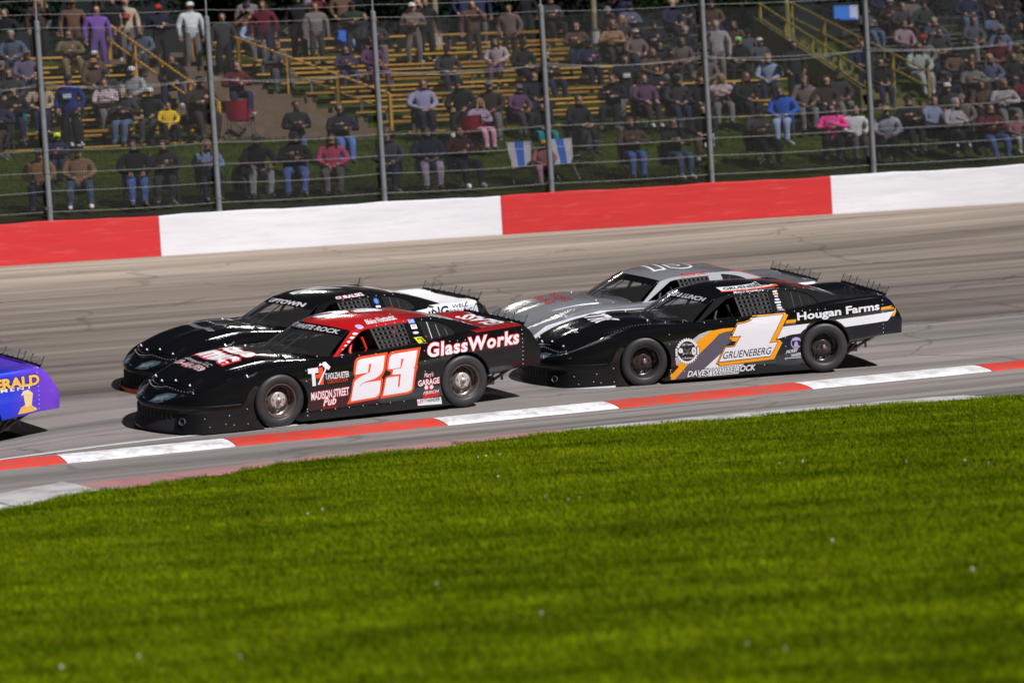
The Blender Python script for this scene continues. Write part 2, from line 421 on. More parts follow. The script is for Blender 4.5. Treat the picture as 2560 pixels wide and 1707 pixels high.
# clover heads
cl = MB()
for i in range(15):
    y = 12.5 + 14*rng.random()**1.3; x = (rng.random()-.5)*(y*.41)
    dd = np.array((x, y)) - K0
    if -(dd @ KN) < apron_w(dd @ KD) + .5: continue
    for j in range(rng.choice((1, 1, 2, 3))):
        c = (x + rng.uniform(-.2, .2), y + rng.uniform(-.2, .2), .052 + .012*rng.random()); r = rng.uniform(.006, .012)
        cl.lathe([(0, -r), (r*.8, -r*.5), (r, 0), (r*.8, r*.6), (0, r)], 7, 'z', c)
        cl.tube((c[0], c[1], .02), c, .002, 4)
tag(cl.build('clover_flowers', mat('clover_white', (.62, .60, .50), .7), smooth=60), 'tiny white clover heads scattered in the infield grass', 'clover', kind='stuff')
DEC = {"two_w":[[.265,.569],[.253,.644],[.227,.728],[.196,.75],[.153,.757],[-.157,.774],[-.119,.597],[-.094,.555],[-.053,.521],[.004,.494],[.132,.467],[.189,.446],[.22,.412],[.168,.449],[.097,.46],[-.083,.467],[-.06,.319],[-.039,.283],[.001,.261],[.339,.242],[.301,.418],[.283,.478],[.247,.513],[.186,.542],[.1,.569],[.064,.585],[.038,.688],[.07,.682],[.093,.578]],"two_o":[[.394,.211],[.363,.264],[.329,.363],[.311,.471],[.292,.514],[.27,.537],[.286,.571],[.289,.609],[.272,.703],[.256,.746],[.222,.775],[.172,.786],[-.204,.807],[-.162,.657],[-.148,.582],[-.125,.539],[-.095,.503],[-.114,.475],[-.098,.374],[-.074,.279],[-.031,.238]],"three_w":[[-.191,.597],[-.198,.654],[-.221,.742],[-.251,.771],[-.302,.779],[-.614,.798],[-.56,.595],[-.537,.578],[-.559,.573],[-.537,.468],[-.515,.334],[-.497,.303],[-.446,.285],[-.106,.268],[-.154,.465],[-.166,.487],[-.194,.494],[-.334,.497],[-.315,.363],[-.337,.359],[-.363,.52],[-.242,.521],[-.259,.584],[-.362,.591],[-.377,.606],[-.412,.712],[-.379,.708],[-.359,.601],[-.262,.592]],"three_o":[[-.066,.235],[-.109,.353],[-.13,.468],[-.152,.504],[-.217,.521],[-.229,.561],[-.183,.572],[-.163,.606],[-.174,.669],[-.201,.769],[-.239,.804],[-.297,.812],[-.667,.83],[-.61,.662],[-.596,.605],[-.608,.597],[-.578,.516],[-.54,.312],[-.51,.276],[-.452,.259]],"T":[[.904,.698],[.766,.704],[.76,.64],[.811,.639],[.805,.483],[.853,.481],[.856,.636],[.904,.638]],"Ho":[[.752,.703],[.701,.704],[.699,.488],[.747,.489],[.749,.576],[.801,.573],[.803,.619],[.754,.621]],"ham":[[.783,.497],[.671,.682],[.706,.73],[.755,.715],[.732,.754],[.705,.736],[.697,.757],[.655,.763],[.597,.695],[.627,.659],[.65,.681],[.763,.488]],"t_holz":[[.677,.55],[.35,.551],.073],"t_cons":[[.652,.494],[.377,.501],.047],"t_mad":[[.876,.308],[.361,.331],.095],"t_pub":[[.716,.222],[.539,.233],.096],"t_wat":[[.728,.179],[.533,.185],.025],"t_glass":[[-.751,.697],[-2.09,.762],.211],"t_mary":[[-.69,.443],[-.821,.451],.059],"t_gar":[[-.601,.341],[-.906,.358],.072],"t_fri":[[-.67,.23],[-.895,.237],.037],"fri":[[-.662,.179],[-.887,.19],[-.906,.266],[-.685,.258]],"lh":[[-.582,.174],[-.923,.173],[-.938,.084],[-.594,.094]],"t_lh":[[-.595,.127],[-.907,.129],.042],"em":[[-.679,.308],[-.717,.363],[-.79,.365],[-.825,.32],[-.802,.283],[-.7,.282]],"one_w":[[-.039,.747],[-.143,.757],[-.226,.78],[-.274,.818],[-.696,.835],[-.473,.463],[-.594,.468],[-.485,.288],[.245,.262],[.15,.447],[.022,.45],[-.081,.592],[.05,.589]],"one_o":[[.283,.236],[.157,.463],[.026,.469],[-.009,.521],[.061,.531],[.056,.55],[.092,.564],[-.032,.768],[-.144,.778],[-.219,.8],[-.271,.841],[-.727,.856],[-.734,.833],[-.766,.827],[-.569,.495],[-.623,.495],[-.664,.457],[-.538,.24],[.239,.205],[.25,.237]],"t_gru":[[.187,.299],[-.507,.318],.093],"yel":[[.929,.069],[.925,.234],[.775,.301],[.555,.552],[.438,.629],[.337,.688],[.189,.705],[.016,.708],[.047,.667],[.142,.662],[.233,.637],[.318,.558],[.494,.414],[.695,.248],[.872,.069]],"lgr":[[.933,.325],[.863,.363],[.602,.594],[.502,.657],[.386,.688],[.328,.695],[.438,.629],[.555,.544],[.775,.301],[.928,.234]],"pgr":[[.872,.069],[.695,.248],[.494,.414],[.318,.558],[.233,.637],[.142,.662],[.047,.663],[.088,.564],[.057,.53],[.157,.463],[.217,.377],[.444,.189],[.558,.076]],"wlo":[[.558,.076],[.444,.193],[.217,.373],[.283,.236],[.251,.206],[-.107,.206],[-.029,.081]],"t_dave":[[.7,.091],[-.278,.113],.082],"gear_c":[.689,.44],"gear_r":[.162,.178],"st1":[[-.589,.51],[-.683,.672],[-1.199,.692],[-1.145,.655],[-1.057,.569],[-.797,.555]],"st2":[[-1.439,.709],[-2.325,.758],[-2.249,.667],[-2.217,.636],[-1.577,.601],[-1.517,.661]],"t_hou":[[-.891,.706],[-2.093,.766],.137],"y1":[[-.74,.755],[-.876,.757],[-.867,.716],[-.715,.711]],"y2":[[-2.123,.827],[-2.37,.839],[-2.39,.8],[-2.322,.691],[-2.277,.69],[-2.35,.798],[-2.116,.79]],"g1":[[-.713,.704],[-.865,.712],[-.86,.692],[-.701,.685]],"g2":[[-2.116,.786],[-2.345,.795],[-2.331,.775],[-2.11,.761]],"em1":[-.86,.437],"t_nor":[[-.715,.305],[-.887,.317],.042],"t_lh1":[[-.692,.252],[-.928,.259],.042],"nav":[[-1.581,.594],[-2.217,.629],[-2.263,.675],[-2.394,.682],[-2.405,.461],[-1.643,.387]],"nav2":[[-.593,.503],[-.797,.546],[-1.044,.562],[-.988,.465],[-.972,.34],[-.975,.104],[-.566,.119]],"t_ling":[[-1.273,.821],[-1.686,.831],.119],"t_well":[[-1.749,.912],[-2.003,.921],.042],"t_dril":[[-1.697,.823],[-2.07,.834],.064],"wp":[[-1.096,.807],[-1.428,.955],[-1.981,.961],[-2.096,.849],[-2.084,.807],[-1.544,.764]],"t_ger":[[-1.497,.767],[-2.17,.787],.121],"t_ipm":[[-1.457,.724],[-2.056,.743],.04],"bust":[[-1.877,.452],[-1.917,.531],[-1.955,.548],[-1.95,.589],[-1.939,.653],[-1.959,.719],[-2.011,.73],[-2.066,.681],[-2.054,.613],[-2.043,.545],[-2.057,.523],[-2.107,.497],[-2.121,.474],[-1.995,.46]],"win":[[.44,.818],[.014,1.062],[-.061,1.078],[-.596,1.11],[-.598,.847]],"qw":[[-.795,1.123],[-.878,1.117],[-1.059,1.087],[-1.208,1.022],[-1.264,.941],[-1.258,.903],[-.829,.879]],"bars":[[[-.077,1.065],[.156,.761]],[[-.017,.967],[-.117,.771]]],"t_blake":[[-.096,1.123],[-.549,1.151],.042],"pil":[[-.707,1.117],[-.716,1.053],[-.711,.983],[-.712,.901]],"net":[[-.123,1.08],[-.59,1.097],[-.601,.853],[-.156,.832]]}
# ---------------------------------------------------------------- late model race car, built once in its own axes (x forward, y left, z up)
OUT = catmull([(-2.26, 0), (-2.26, .35), (-2.255, .65), (-2.235, .81), (-2.17, .895), (-2.03, .932), (-1.7, .946), (-1.3, .955), (-.8, .96), (0, .96), (.9, .96), (1.3, .958), (1.6, .95), (1.85, .938), (2.1, .912), (2.29, .855), (2.43, .74), (2.54, .57), (2.62, .40), (2.675, .22), (2.70, .10), (2.71, 0)], 5)
ZS = smooth_curve([(-2.26, .985), (-1.9, .975), (-1.5, .955), (-1.1, .922), (-.7, .876), (0, .828), (.5, .803), (1., .782), (1.3, .768), (1.5, .738), (1.75, .685), (2.0, .612), (2.25, .53), (2.5, .45), (2.65, .395), (2.71, .37)], .05)
ZC = smooth_curve([(-2.26, .965), (-1.7, .94), (-.7, .87), (.5, .82), (1., .828), (1.4, .836), (1.8, .795), (2.1, .722), (2.25, .668), (2.45, .575), (2.55, .515), (2.65, .43), (2.71, .37)], .05)
_ox = np.array([p[0] for p in OUT]); _oy = np.array([p[1] for p in OUT])
def half_w(x):
    s = _ox > -2.24
    return float(np.interp(x, _ox[s], _oy[s]))
def ztop(x, y, ye=None):
    ye = max(.02, (half_w(x) if ye is None else ye) - .06); q = min(1, abs(y)/ye)
    zs, zc = ZS(x), ZC(x)
    z = zs + (zc - zs) * (1 - sstep(.46, .80, q))
    z += .040 * math.exp(-((q-.85)/.13)**2) * math.exp(-((x-1.27)/.36)**2)      # fender crown over the wheel
    z += .014 * math.exp(-((q-.30)/.12)**2) * sstep(1.0, 1.3, x) * (1 - sstep(2.0, 2.5, x))   # hood ridges
    return z
def zbot(x):
    if x < -1.2825 - .05: return float(np.interp(x, [-2.5, -2.2, -1.63, -1.3], [.42, .45, .39, .36]))
    if x < -1.2825 + .05: return .2
    if x < 1.28: return .055
    return .022
def body_mesh():
    F_ = [0, .04, .2, .35, .5, .62, .73, .81, .88, .94, .985, 1.]
    O_ = [-.004, 0, .004, .006, .005, .003, 0, -.005, -.012, -.02, -.034, -.06]
    NZ = [.022, .05, .10, .17, .24, .29, .322, .342, .358, -.4, -.75, -1.]
    NO = [.050, .046, .030, .008, -.010, -.018, -.006, .018, .012, .004, -.008, -.034]
    tops = [.93, .86, .78, .70, .60, .46, .30, .15, 0]
    st = []
    n = len(OUT)
    for i, (x, y) in enumerate(OUT):
        a = OUT[max(0, i-1)]; b = OUT[min(n-1, i+1)]; tx, ty = b[0]-a[0], b[1]-a[1]; l = math.hypot(tx, ty)
        nx, ny = -ty/l, tx/l          # candidate normal
        if nx*x + ny*y < 0: nx, ny = -nx, -ny
        if i == 0: nx, ny = -1, 0
        if i == n-1: nx, ny = 1, 0
        nf = sstep(1.58, 1.80, x); tl = sstep(.25, .8, -nx)
        zs = ZS(x); zb = zbot(x); ring = [(x + nx*.0 - (.20*tl), 0., zb)]
        for j in range(12):
            zm = zb + (zs-zb)*F_[j]; zn = NZ[j] if NZ[j] > 0 else .36 - NZ[j]*(zs - .36)
            zn = min(zn, zs - .003*(11-j))
            z = zm*(1-nf) + zn*nf; nside = .35 + .65*sstep(1.9, 2.45, x); o = O_[j]*(1-nf) + (NO[j]*nside if j < 5 else NO[j])*nf
            px, py = x + nx*o, max(0., y + ny*o)
            px -= tl * float(np.interp(z, [.42, .66, .89, .985], [.23, .23, .09, 0]))
            if y == 0: py = 0
            ring.append((px, py, z))
        ex, ey = ring[-1][0], ring[-1][1]
        for q in tops:
            yy = ey*q; zz = ztop(x, yy, ey + .06); ring.append((ex, yy, zz))
        st.append(ring)
    k = len(st[0]); v = [p for r in st for p in r]; N = len(v)
    v2 = v + [(p[0], -p[1], p[2]) for p in v]
    f = []
    for i in range(n-1):
        for j in range(k-1):
            q = (i*k+j, i*k+j+1, (i+1)*k+j+1, (i+1)*k+j)
            f.append(q[::-1]); f.append(tuple(a+N for a in q))
    bm = bmesh.new(); vs = [bm.verts.new(p) for p in v2]
    for q in f:
        try: bm.faces.new([vs[a] for a in q])
        except ValueError: pass
    bmesh.ops.remove_doubles(bm, verts=bm.verts, dist=2e-4)
    bmesh.ops.dissolve_degenerate(bm, edges=bm.edges, dist=1e-4)
    bmesh.ops.recalc_face_normals(bm, faces=bm.faces)
    me = bpy.data.meshes.new('b'); bm.to_mesh(me); bm.free()
    o = link('body_raw', me)
    cut = MB()
    def cyl(cx, cz, r, y0, y1, nn=48):
        v = [(cx + r*math.cos(2*math.pi*i/nn), y, cz + r*math.sin(2*math.pi*i/nn)) for y in (y0, y1) for i in range(nn)]
        f = [(i, (i+1) % nn, (i+1) % nn + nn, i + nn) for i in range(nn)] + [tuple(range(nn-1, -1, -1)), tuple(range(nn, 2*nn))]
        return v, f
    cuts = []
    for s in (1, -1):
        for cx, cz, r in ((1.275, .315, .362), (-1.2825, .355, .362)):
            y0, y1 = sorted((s*.48, s*1.3)); cuts.append(cyl(cx, cz, r, y0, y1))
    for c, d in (((-.115, 0, .76), (1.45, 1.44, 1.08)), ((-1.2, 0, 1.1), (.7, 1.20, .8))):
        b = MB(); b.box(c, d); cuts.append((b.v, b.f))
    for i, (v, f) in enumerate(cuts):
        me = pmesh('cut', v, f); bm = bmesh.new(); bm.from_mesh(me); bmesh.ops.recalc_face_normals(bm, faces=bm.faces); bm.to_mesh(me); bm.free()
        c = link('cutter', me)
        md = o.modifiers.new('b', 'BOOLEAN'); md.object = c; md.operation = 'DIFFERENCE'; md.solver = 'EXACT'
        m2 = bake(o); bpy.data.objects.remove(c)
        o = link('body_raw', m2)
    me = o.data; bpy.data.objects.remove(o)
    me.polygons.foreach_set('use_smooth', [True]*len(me.polygons)); me.set_sharp_from_angle(angle=R(38))
    mi = []
    for p in me.polygons:
        x, y, z = p.center; nn = p.normal; k = 0
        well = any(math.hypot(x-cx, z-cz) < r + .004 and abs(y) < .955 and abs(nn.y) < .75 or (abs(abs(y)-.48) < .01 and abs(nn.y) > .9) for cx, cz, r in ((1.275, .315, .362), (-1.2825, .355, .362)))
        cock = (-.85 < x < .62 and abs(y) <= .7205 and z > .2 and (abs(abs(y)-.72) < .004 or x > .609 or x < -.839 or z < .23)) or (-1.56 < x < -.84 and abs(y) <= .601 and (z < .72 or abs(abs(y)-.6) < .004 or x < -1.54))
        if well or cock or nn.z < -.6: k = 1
        elif x < -2.16: k = 2
        elif x > 2.3 and abs(y) < .62 and z < .27 and z > .075: k = 3
        elif x < -1.45 and nn.z > .7: k = 4
        elif x < -.72 and abs(nn.y) > .5: k = 5
        elif x > 1.62 and z < .36 and nn.z < .8: k = 6
        mi.append(k)
    me.polygons.foreach_set('material_index', mi)
    return me

# greenhouse -----------------------------------------------------------
def gv(z): return .86 - (z - .82)*.85
WIN, QW = DEC['win'], DEC['qw']
def inpoly(x, y, P):
    c = False; j = len(P)-1
    for i in range(len(P)):
        if (P[i][1] > y) != (P[j][1] > y) and x < (P[j][0]-P[i][0])*(y-P[i][1])/(P[j][1]-P[i][1]) + P[i][0]: c = not c
        j = i
    return c
RAIL = smooth_curve([(-1.05, 1.150), (-.63, 1.148), (-.1, 1.118), (.16, 1.072), (.3, 1.03)], .06)
RC = smooth_curve([(-1.6, 1.0), (-1.32, 1.085), (-1.15, 1.128), (-.86, 1.178), (-.43, 1.215), (-.1, 1.222), (.11, 1.215), (.35, 1.18), (.52, 1.14), (.6, 1.1)], .06)
SIDE = [(.60, .775), (.52, .805), (.17, 1.068), (0, 1.105), (-.3, 1.133), (-.63, 1.148), (-1.0, 1.150), (-1.2, 1.112), (-1.42, 1.045), (-1.68, .955), (-1.80, .91), (-1.3, .885), (-.7, .83), (0, .80)]
def side_panel(sgn):
    cs = catmull(SIDE[2:10], 6); outer = [SIDE[0], SIDE[1]] + [tuple(p) for p in cs] + SIDE[10:]
    qw = [tuple(p) for p in catmull(QW[:6], 4)] + [tuple(QW[6])]
    win = [tuple(p) for p in WIN]
    P, E = [], []
    for loop in (outer, win, qw):
        b = len(P); n = len(loop); P += [tuple(map(float, p)) for p in loop]; E += [(b+i, b+(i+1) % n) for i in range(n)]
    for x in np.arange(-1.75, .6, .07):
        for z in np.arange(.8, 1.15, .05):
            if inpoly(x, z, outer) and not inpoly(x, z, win) and not inpoly(x, z, qw): P.append((x, z))
    r = delaunay_2d_cdt([Vector(p) for p in P], E, [], 0, 1e-5)
    vs = [(p.x, sgn*gv(p.y), p.y) for p in r[0]]; f = []; mi = []
    for t in r[2]:
        cx = sum(r[0][a].x for a in t)/3; cz = sum(r[0][a].y for a in t)/3
        if not inpoly(cx, cz, outer) or inpoly(cx, cz, win) or inpoly(cx, cz, qw): continue
        f.append(tuple(t) if sgn < 0 else tuple(t)[::-1])
        xa = .47 - (cz - .80)*1.75      # a line parallel to the A pillar behind it
        top = cz > np.interp(cx, [-.6, -.06, .02], [1.108, 1.076, 1.06])
        mi.append(0 if (cx > xa - .02) else (1 if (top and cx > -.66) else 2))
    me = pmesh('side_frame', vs, f, None, mi)
    bm = bmesh.new(); bm.from_mesh(me); bmesh.ops.recalc_face_normals(bm, faces=bm.faces)
    if sum(fa.normal.y for fa in bm.faces)*sgn < 0: bmesh.ops.reverse_faces(bm, faces=bm.faces)
    bm.to_mesh(me); bm.free()
    return me
def grid(fn, nu, nv, flip=False):
    v = [fn(i/nu, j/nv) for i in range(nu+1) for j in range(nv+1)]
    f = [(i*(nv+1)+j, (i+1)*(nv+1)+j, (i+1)*(nv+1)+j+1, i*(nv+1)+j+1) for i in range(nu) for j in range(nv)]
    return v, [q[::-1] for q in f] if flip else f
def roof_pt(a, b):   # a 0 front..1 rear, b -1 left..1 right
    q = abs(b)**1.6
    xf = .50 - .34*q; xr = -1.18 + .16*q
    x = xf + (xr - xf)*a
    xs = .16 + (-1.02 - .16)*a
    zr = RAIL(xs) + .004; zc = RC(.50 + (-1.18 - .50)*a)
    e = abs(b)**2.4
    z = zc + (zr - zc)*e
    return (x, -b*(gv(zr) - .002), z)
def ws_pt(a, b):     # a 0 base..1 top
    t = roof_pt(0, b); q = abs(b)**1.8
    base = (1.03 - .47*q, -b*.875, .835 - .035*q)
    h = .012*math.sin(math.pi*a)
    return tuple(base[i] + (t[i]-base[i])*a + (h if i else h*.6)*(1 if i != 1 else 0) for i in range(3))
def rw_pt(a, b):
    t = roof_pt(1, b); q = abs(b)**2
    base = (-1.80 + .05*q, -b*.775, .945 - .02*q)
    h = .02*math.sin(math.pi*a)
    return (t[0] + (base[0]-t[0])*a, t[1] + (base[1]-t[1])*a, t[2] + (base[2]-t[2])*a + h)

def gmesh(name, fn, nu, nv, flip=False, smooth=50):
    v, f = grid(fn, nu, nv, flip); me = pmesh(name, v, f, smooth)
    return me
BODY = body_mesh()
ROOF = gmesh('roof', lambda a, b: roof_pt(a, b*2-1), 26, 24)
WS = gmesh('windshield', lambda a, b: ws_pt(.02 + a*.97, b*1.96-.98), 10, 20, True)
RW = gmesh('rear_window', lambda a, b: rw_pt(a, b*1.96-.98), 10, 14)
BAN = gmesh('windshield_banner', lambda a, b: tuple(c + d for c, d in zip(ws_pt(.74 + a*.255, b*1.94-.97), (.004, 0, .005))), 4, 20, True)
for me in (ROOF, RW):     # make all outward
    bm = bmesh.new(); bm.from_mesh(me)
    if sum(fa.normal.z for fa in bm.faces) < 0: bmesh.ops.reverse_faces(bm, faces=bm.faces)
    bm.to_mesh(me); bm.free()
for me in (WS, BAN):
    bm = bmesh.new(); bm.from_mesh(me)
    if sum(fa.normal.x for fa in bm.faces) < 0: bmesh.ops.reverse_faces(bm, faces=bm.faces)
    bm.to_mesh(me); bm.free()
SIDES = [side_panel(1), side_panel(-1)]
def hood_pt(a, b):
    x = 1.05 + a*1.46; wv = .64 - .05*a; y = (b*2-1)*wv
    x -= .20*(b*2-1)**2*max(0, a-.5)*2
    return (x + (.0 if a < .01 else 0), y, ztop(x, y) + .009)
HOOD = gmesh('hood', hood_pt, 24, 16)
bm = bmesh.new(); bm.from_mesh(HOOD)
if sum(fa.normal.z for fa in bm.faces) < 0: bmesh.ops.reverse_faces(bm, faces=bm.faces)
bm.to_mesh(HOOD); bm.free()
# quarter windows: clear sheets a little inside the frames
def qw_mesh(s):
    qw = [tuple(p) for p in catmull(QW[:6], 4)] + [tuple(QW[6])]
    c = np.mean(np.array(qw), 0); v = [(c[0] + (x-c[0])*1.06, s*(gv(c[1] + (z-c[1])*1.08) - .014), c[1] + (z-c[1])*1.08) for x, z in qw]
    return pmesh('quarter_window', v, [tuple(range(len(v)))])
QWM = [qw_mesh(1), qw_mesh(-1)]
# tyre, rim
t = MB(); t.lathe([(.215, .115), (.235, .128), (.27, .136), (.305, .132), (.325, .118), (.336, .095), (.340, .05), (.340, -.05), (.336, -.095), (.325, -.118), (.305, -.132), (.27, -.136), (.235, -.128), (.215, -.115), (.20, -.09), (.20, .09)], 48, close=True)
TYRE = t.mesh('tyre', 35)
t = MB(); t.lathe([(.216, .108), (.214, .122), (.206, .124), (.200, .112), (.192, .09), (.186, .03), (.170, .018), (.15, .030), (.125, .050), (.10, .058), (.07, .058), (.055, .062), (.055, .05), (.0, .05)], 40)
t.lathe([(.2, .09), (.2, -.1), (.19, -.1)], 40)
RIM = t.mesh('rim', 35)
t = MB()
for i in range(10):
    a = 2*math.pi*i/10
    t.lathe([(.0, .0), (.016, 0), (.016, .012), (.0, .012)], 8, 'y', (math.cos(a)*.137, .032, math.sin(a)*.137))
VENT = t.mesh('rim_hole', 30)
t = MB(); t.lathe([(.0, .112), (.022, .110), (.034, .10), (.036, .078), (.085, .072), (.102, .062), (.104, .05)], 24)
for i in range(5):
    a = 2*math.pi*(i+.3)/5
    t.lathe([(.0, .090), (.012, .088), (.013, .066)], 8, 'y', (math.cos(a)*.078, 0, math.sin(a)*.078))
HUB = t.mesh('hub', 35)
t = MB(); t.lathe([(.0, .122), (.018, .121), (.027, .112), (.028, .09)], 8)
NUT = t.mesh('hub_nut', 30)
# brake disc and caliper seen through nothing but dark: one disc
t = MB(); t.lathe([(.16, -.02), (.16, -.045), (.05, -.045), (.05, -.02)], 28, close=True)
DISC = t.mesh('brake_disc', 35)

# decals ---------------------------------------------------------------
def allbvh(ms):
    v, f = [], []
    for me in ms:
        b = len(v); v += [tuple(q.co) for q in me.vertices]; f += [tuple(i+b for i in p.vertices) for p in me.polygons]
    return BVHTree.FromPolygons(v, f)
SKIN = allbvh([BODY, ROOF, WS, RW, HOOD] + SIDES)
_tx = {}
def text2d(s, bold=0., shear=0., spacing=1.):
    key = (s, bold, shear, spacing)
    if key in _tx: return _tx[key]
    c = bpy.data.curves.new('t', 'FONT'); c.body = s; c.size = 1; c.offset = bold; c.shear = shear; c.resolution_u = 3; c.fill_mode = 'FRONT'; c.space_character = spacing
    o = bpy.data.objects.new('t', c); COL.objects.link(o)
    dg = bpy.context.evaluated_depsgraph_get(); dg.update()
    me = bpy.data.meshes.new_from_object(o.evaluated_get(dg)); bpy.data.objects.remove(o)
    v = [(p.co.x, p.co.y) for p in me.vertices]; f = [tuple(p.vertices) for p in me.polygons]
    bpy.data.meshes.remove(me); bpy.data.curves.remove(c)
    _tx[key] = (v, f); return v, f
def poly2d(P):
    tr = tessellate_polygon([[Vector((x, y, 0)) for x, y in P]])
    return [tuple(p) for p in P], [tuple(q) for q in tr]
def fit2d(v, box=None):
    xs = [p[0] for p in v]; ys = [p[1] for p in v]
    x0, x1, y0, y1 = box or (min(xs), max(xs), min(ys), max(ys))
    return [((x-x0)/(x1-x0), (y-y0)/(y1-y0)) for x, y in v]
def project(v2, f, fn, dirv, eps, sub=.12, bvh=None):
    """fn maps 2-d to a 3-d start point; cast along dirv onto the car's skin"""
    bm = bmesh.new(); vs = [bm.verts.new((x, y, 0)) for x, y in v2]
    for q in f:
        if len(set(q)) > 2:
            try: bm.faces.new([vs[i] for i in q])
            except ValueError: pass
    bmesh.ops.triangulate(bm, faces=bm.faces)
    for it in range(4):
        le = [e for e in bm.edges if (Vector(fn(*e.verts[0].co[:2])) - Vector(fn(*e.verts[1].co[:2]))).length > sub]
        if not le: break
        bmesh.ops.subdivide_edges(bm, edges=le, cuts=1, use_grid_fill=False)
        bmesh.ops.triangulate(bm, faces=[fa for fa in bm.faces if len(fa.verts) > 3])
    d = Vector(dirv).normalized(); dead = []; new = []
    for q in bm.verts:
        st = Vector(fn(q.co.x, q.co.y)); hit = (bvh or SKIN).ray_cast(st, d)
        if hit[0] is None: dead.append(q); new.append(None); continue
        nn = hit[1] if hit[1].dot(d) < 0 else -hit[1]
        new.append(hit[0] + nn*eps)
    for q, p in zip(bm.verts, new):
        if p is not None: q.co = p
    if dead: bmesh.ops.delete(bm, geom=dead, context='VERTS')
    for fa in bm.faces:
        fa.normal_update()
        if fa.normal.dot(d) > 0: fa.normal_flip()
    me = bpy.data.meshes.new('decal'); bm.to_mesh(me); bm.free(); return me
def side_fn(x, z): return (x, 1.4, z)
def decal_poly(car, P, m, eps=.003, name='livery_graphic', sub=.12):
    v, f = poly2d(P); me = project(v, f, side_fn, (0, -1, 0), eps, sub); return link(name, me, m, car)
def decal_text(car, s, spec, m, eps=.006, bold=.0, shear=0., outline=None, oeps=None, name='lettering', spacing=1., ob=.05, fn=None, dirv=(0, -1, 0)):
    """spec = [(u,z) left base, (u,z) right base, height]"""
    bl, br, h = spec
    v, f = text2d(s, bold, shear, spacing); xs = [p[0] for p in v]; ys = [p[1] for p in v]
    box = (min(xs), max(xs), 0. if min(ys) > -.25 else min(ys), max(ys))
    mk = (lambda x, y: (bl[0] + (br[0]-bl[0])*x, 1.4, bl[1] + (br[1]-bl[1])*x + h*y)) if fn is None else fn
    o = link(name, project(fit2d(v, box), f, mk, dirv, eps), m, car)
    if outline is not None:
        v2, f2 = text2d(s, bold + ob, shear, spacing)
        link(name + '_outline', project(fit2d(v2, box), f2, mk, dirv, oeps or eps - .002), outline, car)
    return o
def rect(u, z, w, h): return [(u+w/2, z-h/2), (u-w/2, z-h/2), (u-w/2, z+h/2), (u+w/2, z+h/2)]
def ell(u, z, w, h, n=16, a=0): return [(u + w/2*math.cos(2*math.pi*i/n)*math.cos(a) - h/2*math.sin(2*math.pi*i/n)*math.sin(a), z + w/2*math.cos(2*math.pi*i/n)*math.sin(a) + h/2*math.sin(2*math.pi*i/n)*math.cos(a)) for i in range(n)]

# materials of the cars
BLK = mat('black_car_paint', (.005, .005, .006), .12, coat=.6)
PLB = mat('black_nose_plastic', (.006, .006, .0065), .33, var=.25, vscale=5)
DRK = mat('dark_interior', (.012, .012, .012), .8)  # one near-black for wells, cockpit, underside, grille face and hole discs
RUB = mat('tyre_rubber', (.030, .029, .031), .5, var=.3, vscale=14)
RED = mat('red_car_paint', (.42, .008, .010), .16, coat=.7)
WHT = mat('white_vinyl', (.74, .74, .775), .35)
ORG = mat('orange_vinyl', (.80, .075, .015), .35)
NVY = mat('navy_vinyl', (.004, .005, .013), .2, coat=.4)
YEL = mat('amber_vinyl', (.85, .33, .005), .35)
PGR = mat('slate_violet_vinyl', (.10, .09, .12), .35)
LGR = mat('pale_grey_vinyl', (.45, .44, .47), .35)
SIL = mat('silver_car_paint', (.24, .25, .27), .22, metal=.35, coat=.5)
LAV = mat('pale_lilac_vinyl', (.42, .36, .62), .4)
RVN = mat('red_vinyl', (.55, .015, .015), .35)
GOLD = mat('gold_vinyl', (.75, .42, .10), .35)
STEEL = mat('bare_steel', (.35, .33, .31), .38, metal=.9)
BRZ = mat('dark_bronze_rim', (.16, .13, .115), .3, metal=.45)
BKR = mat('black_rim', (.035, .03, .028), .25, coat=.6)
CHR = mat('polished_rim_centre', (.55, .52, .50), .3, metal=.4)
HUBR = mat('red_hub', (.32, .14, .09), .45)
NET = mat('window_net_webbing', (.035, .033, .033), .8)
RVT = mat('rivet_alloy', (.72, .72, .74), .35, metal=.6)
HLT = mat('headlight_vinyl', (.06, .09, .115), .18, coat=.6)
CLR = glass('windshield_polycarbonate', (.72, .74, .76), .025)
CLQ = glass('quarter_polycarbonate', (.86, .88, .9), .03)
CLS = glass('spoiler_polycarbonate', (.88, .9, .92), .06)
CAGE_R = mat('red_roll_cage', (.62, .03, .015), .4)
CAGE_B = mat('black_roll_cage', (.02, .02, .022), .4)
def grad_paint():
    m = bpy.data.materials.new('blue_to_purple_wrap'); m.use_nodes = True; nt = m.node_tree; b = nt.nodes['Principled BSDF']
    tc = nt.nodes.new('ShaderNodeTexCoord'); sp = nt.nodes.new('ShaderNodeSeparateXYZ'); nt.links.new(tc.outputs['Object'], sp.inputs[0])
    mr = nt.nodes.new('ShaderNodeMapRange'); mr.inputs[1].default_value = -2.5; mr.inputs[2].default_value = -1.5; nt.links.new(sp.outputs[0], mr.inputs[0])
    r = nt.nodes.new('ShaderNodeValToRGB'); e = r.color_ramp.elements; e[0].position = .2; e[0].color = (.16, .05, .55, 1); e[1].position = .75; e[1].color = (.012, .035, .62, 1)
    nt.links.new(mr.outputs[0], r.inputs[0]); nt.links.new(r.outputs[0], b.inputs['Base Color']); b.inputs['Roughness'].default_value = .28; b.inputs['Coat Weight'].default_value = .5
    return m
PUR = grad_paint()

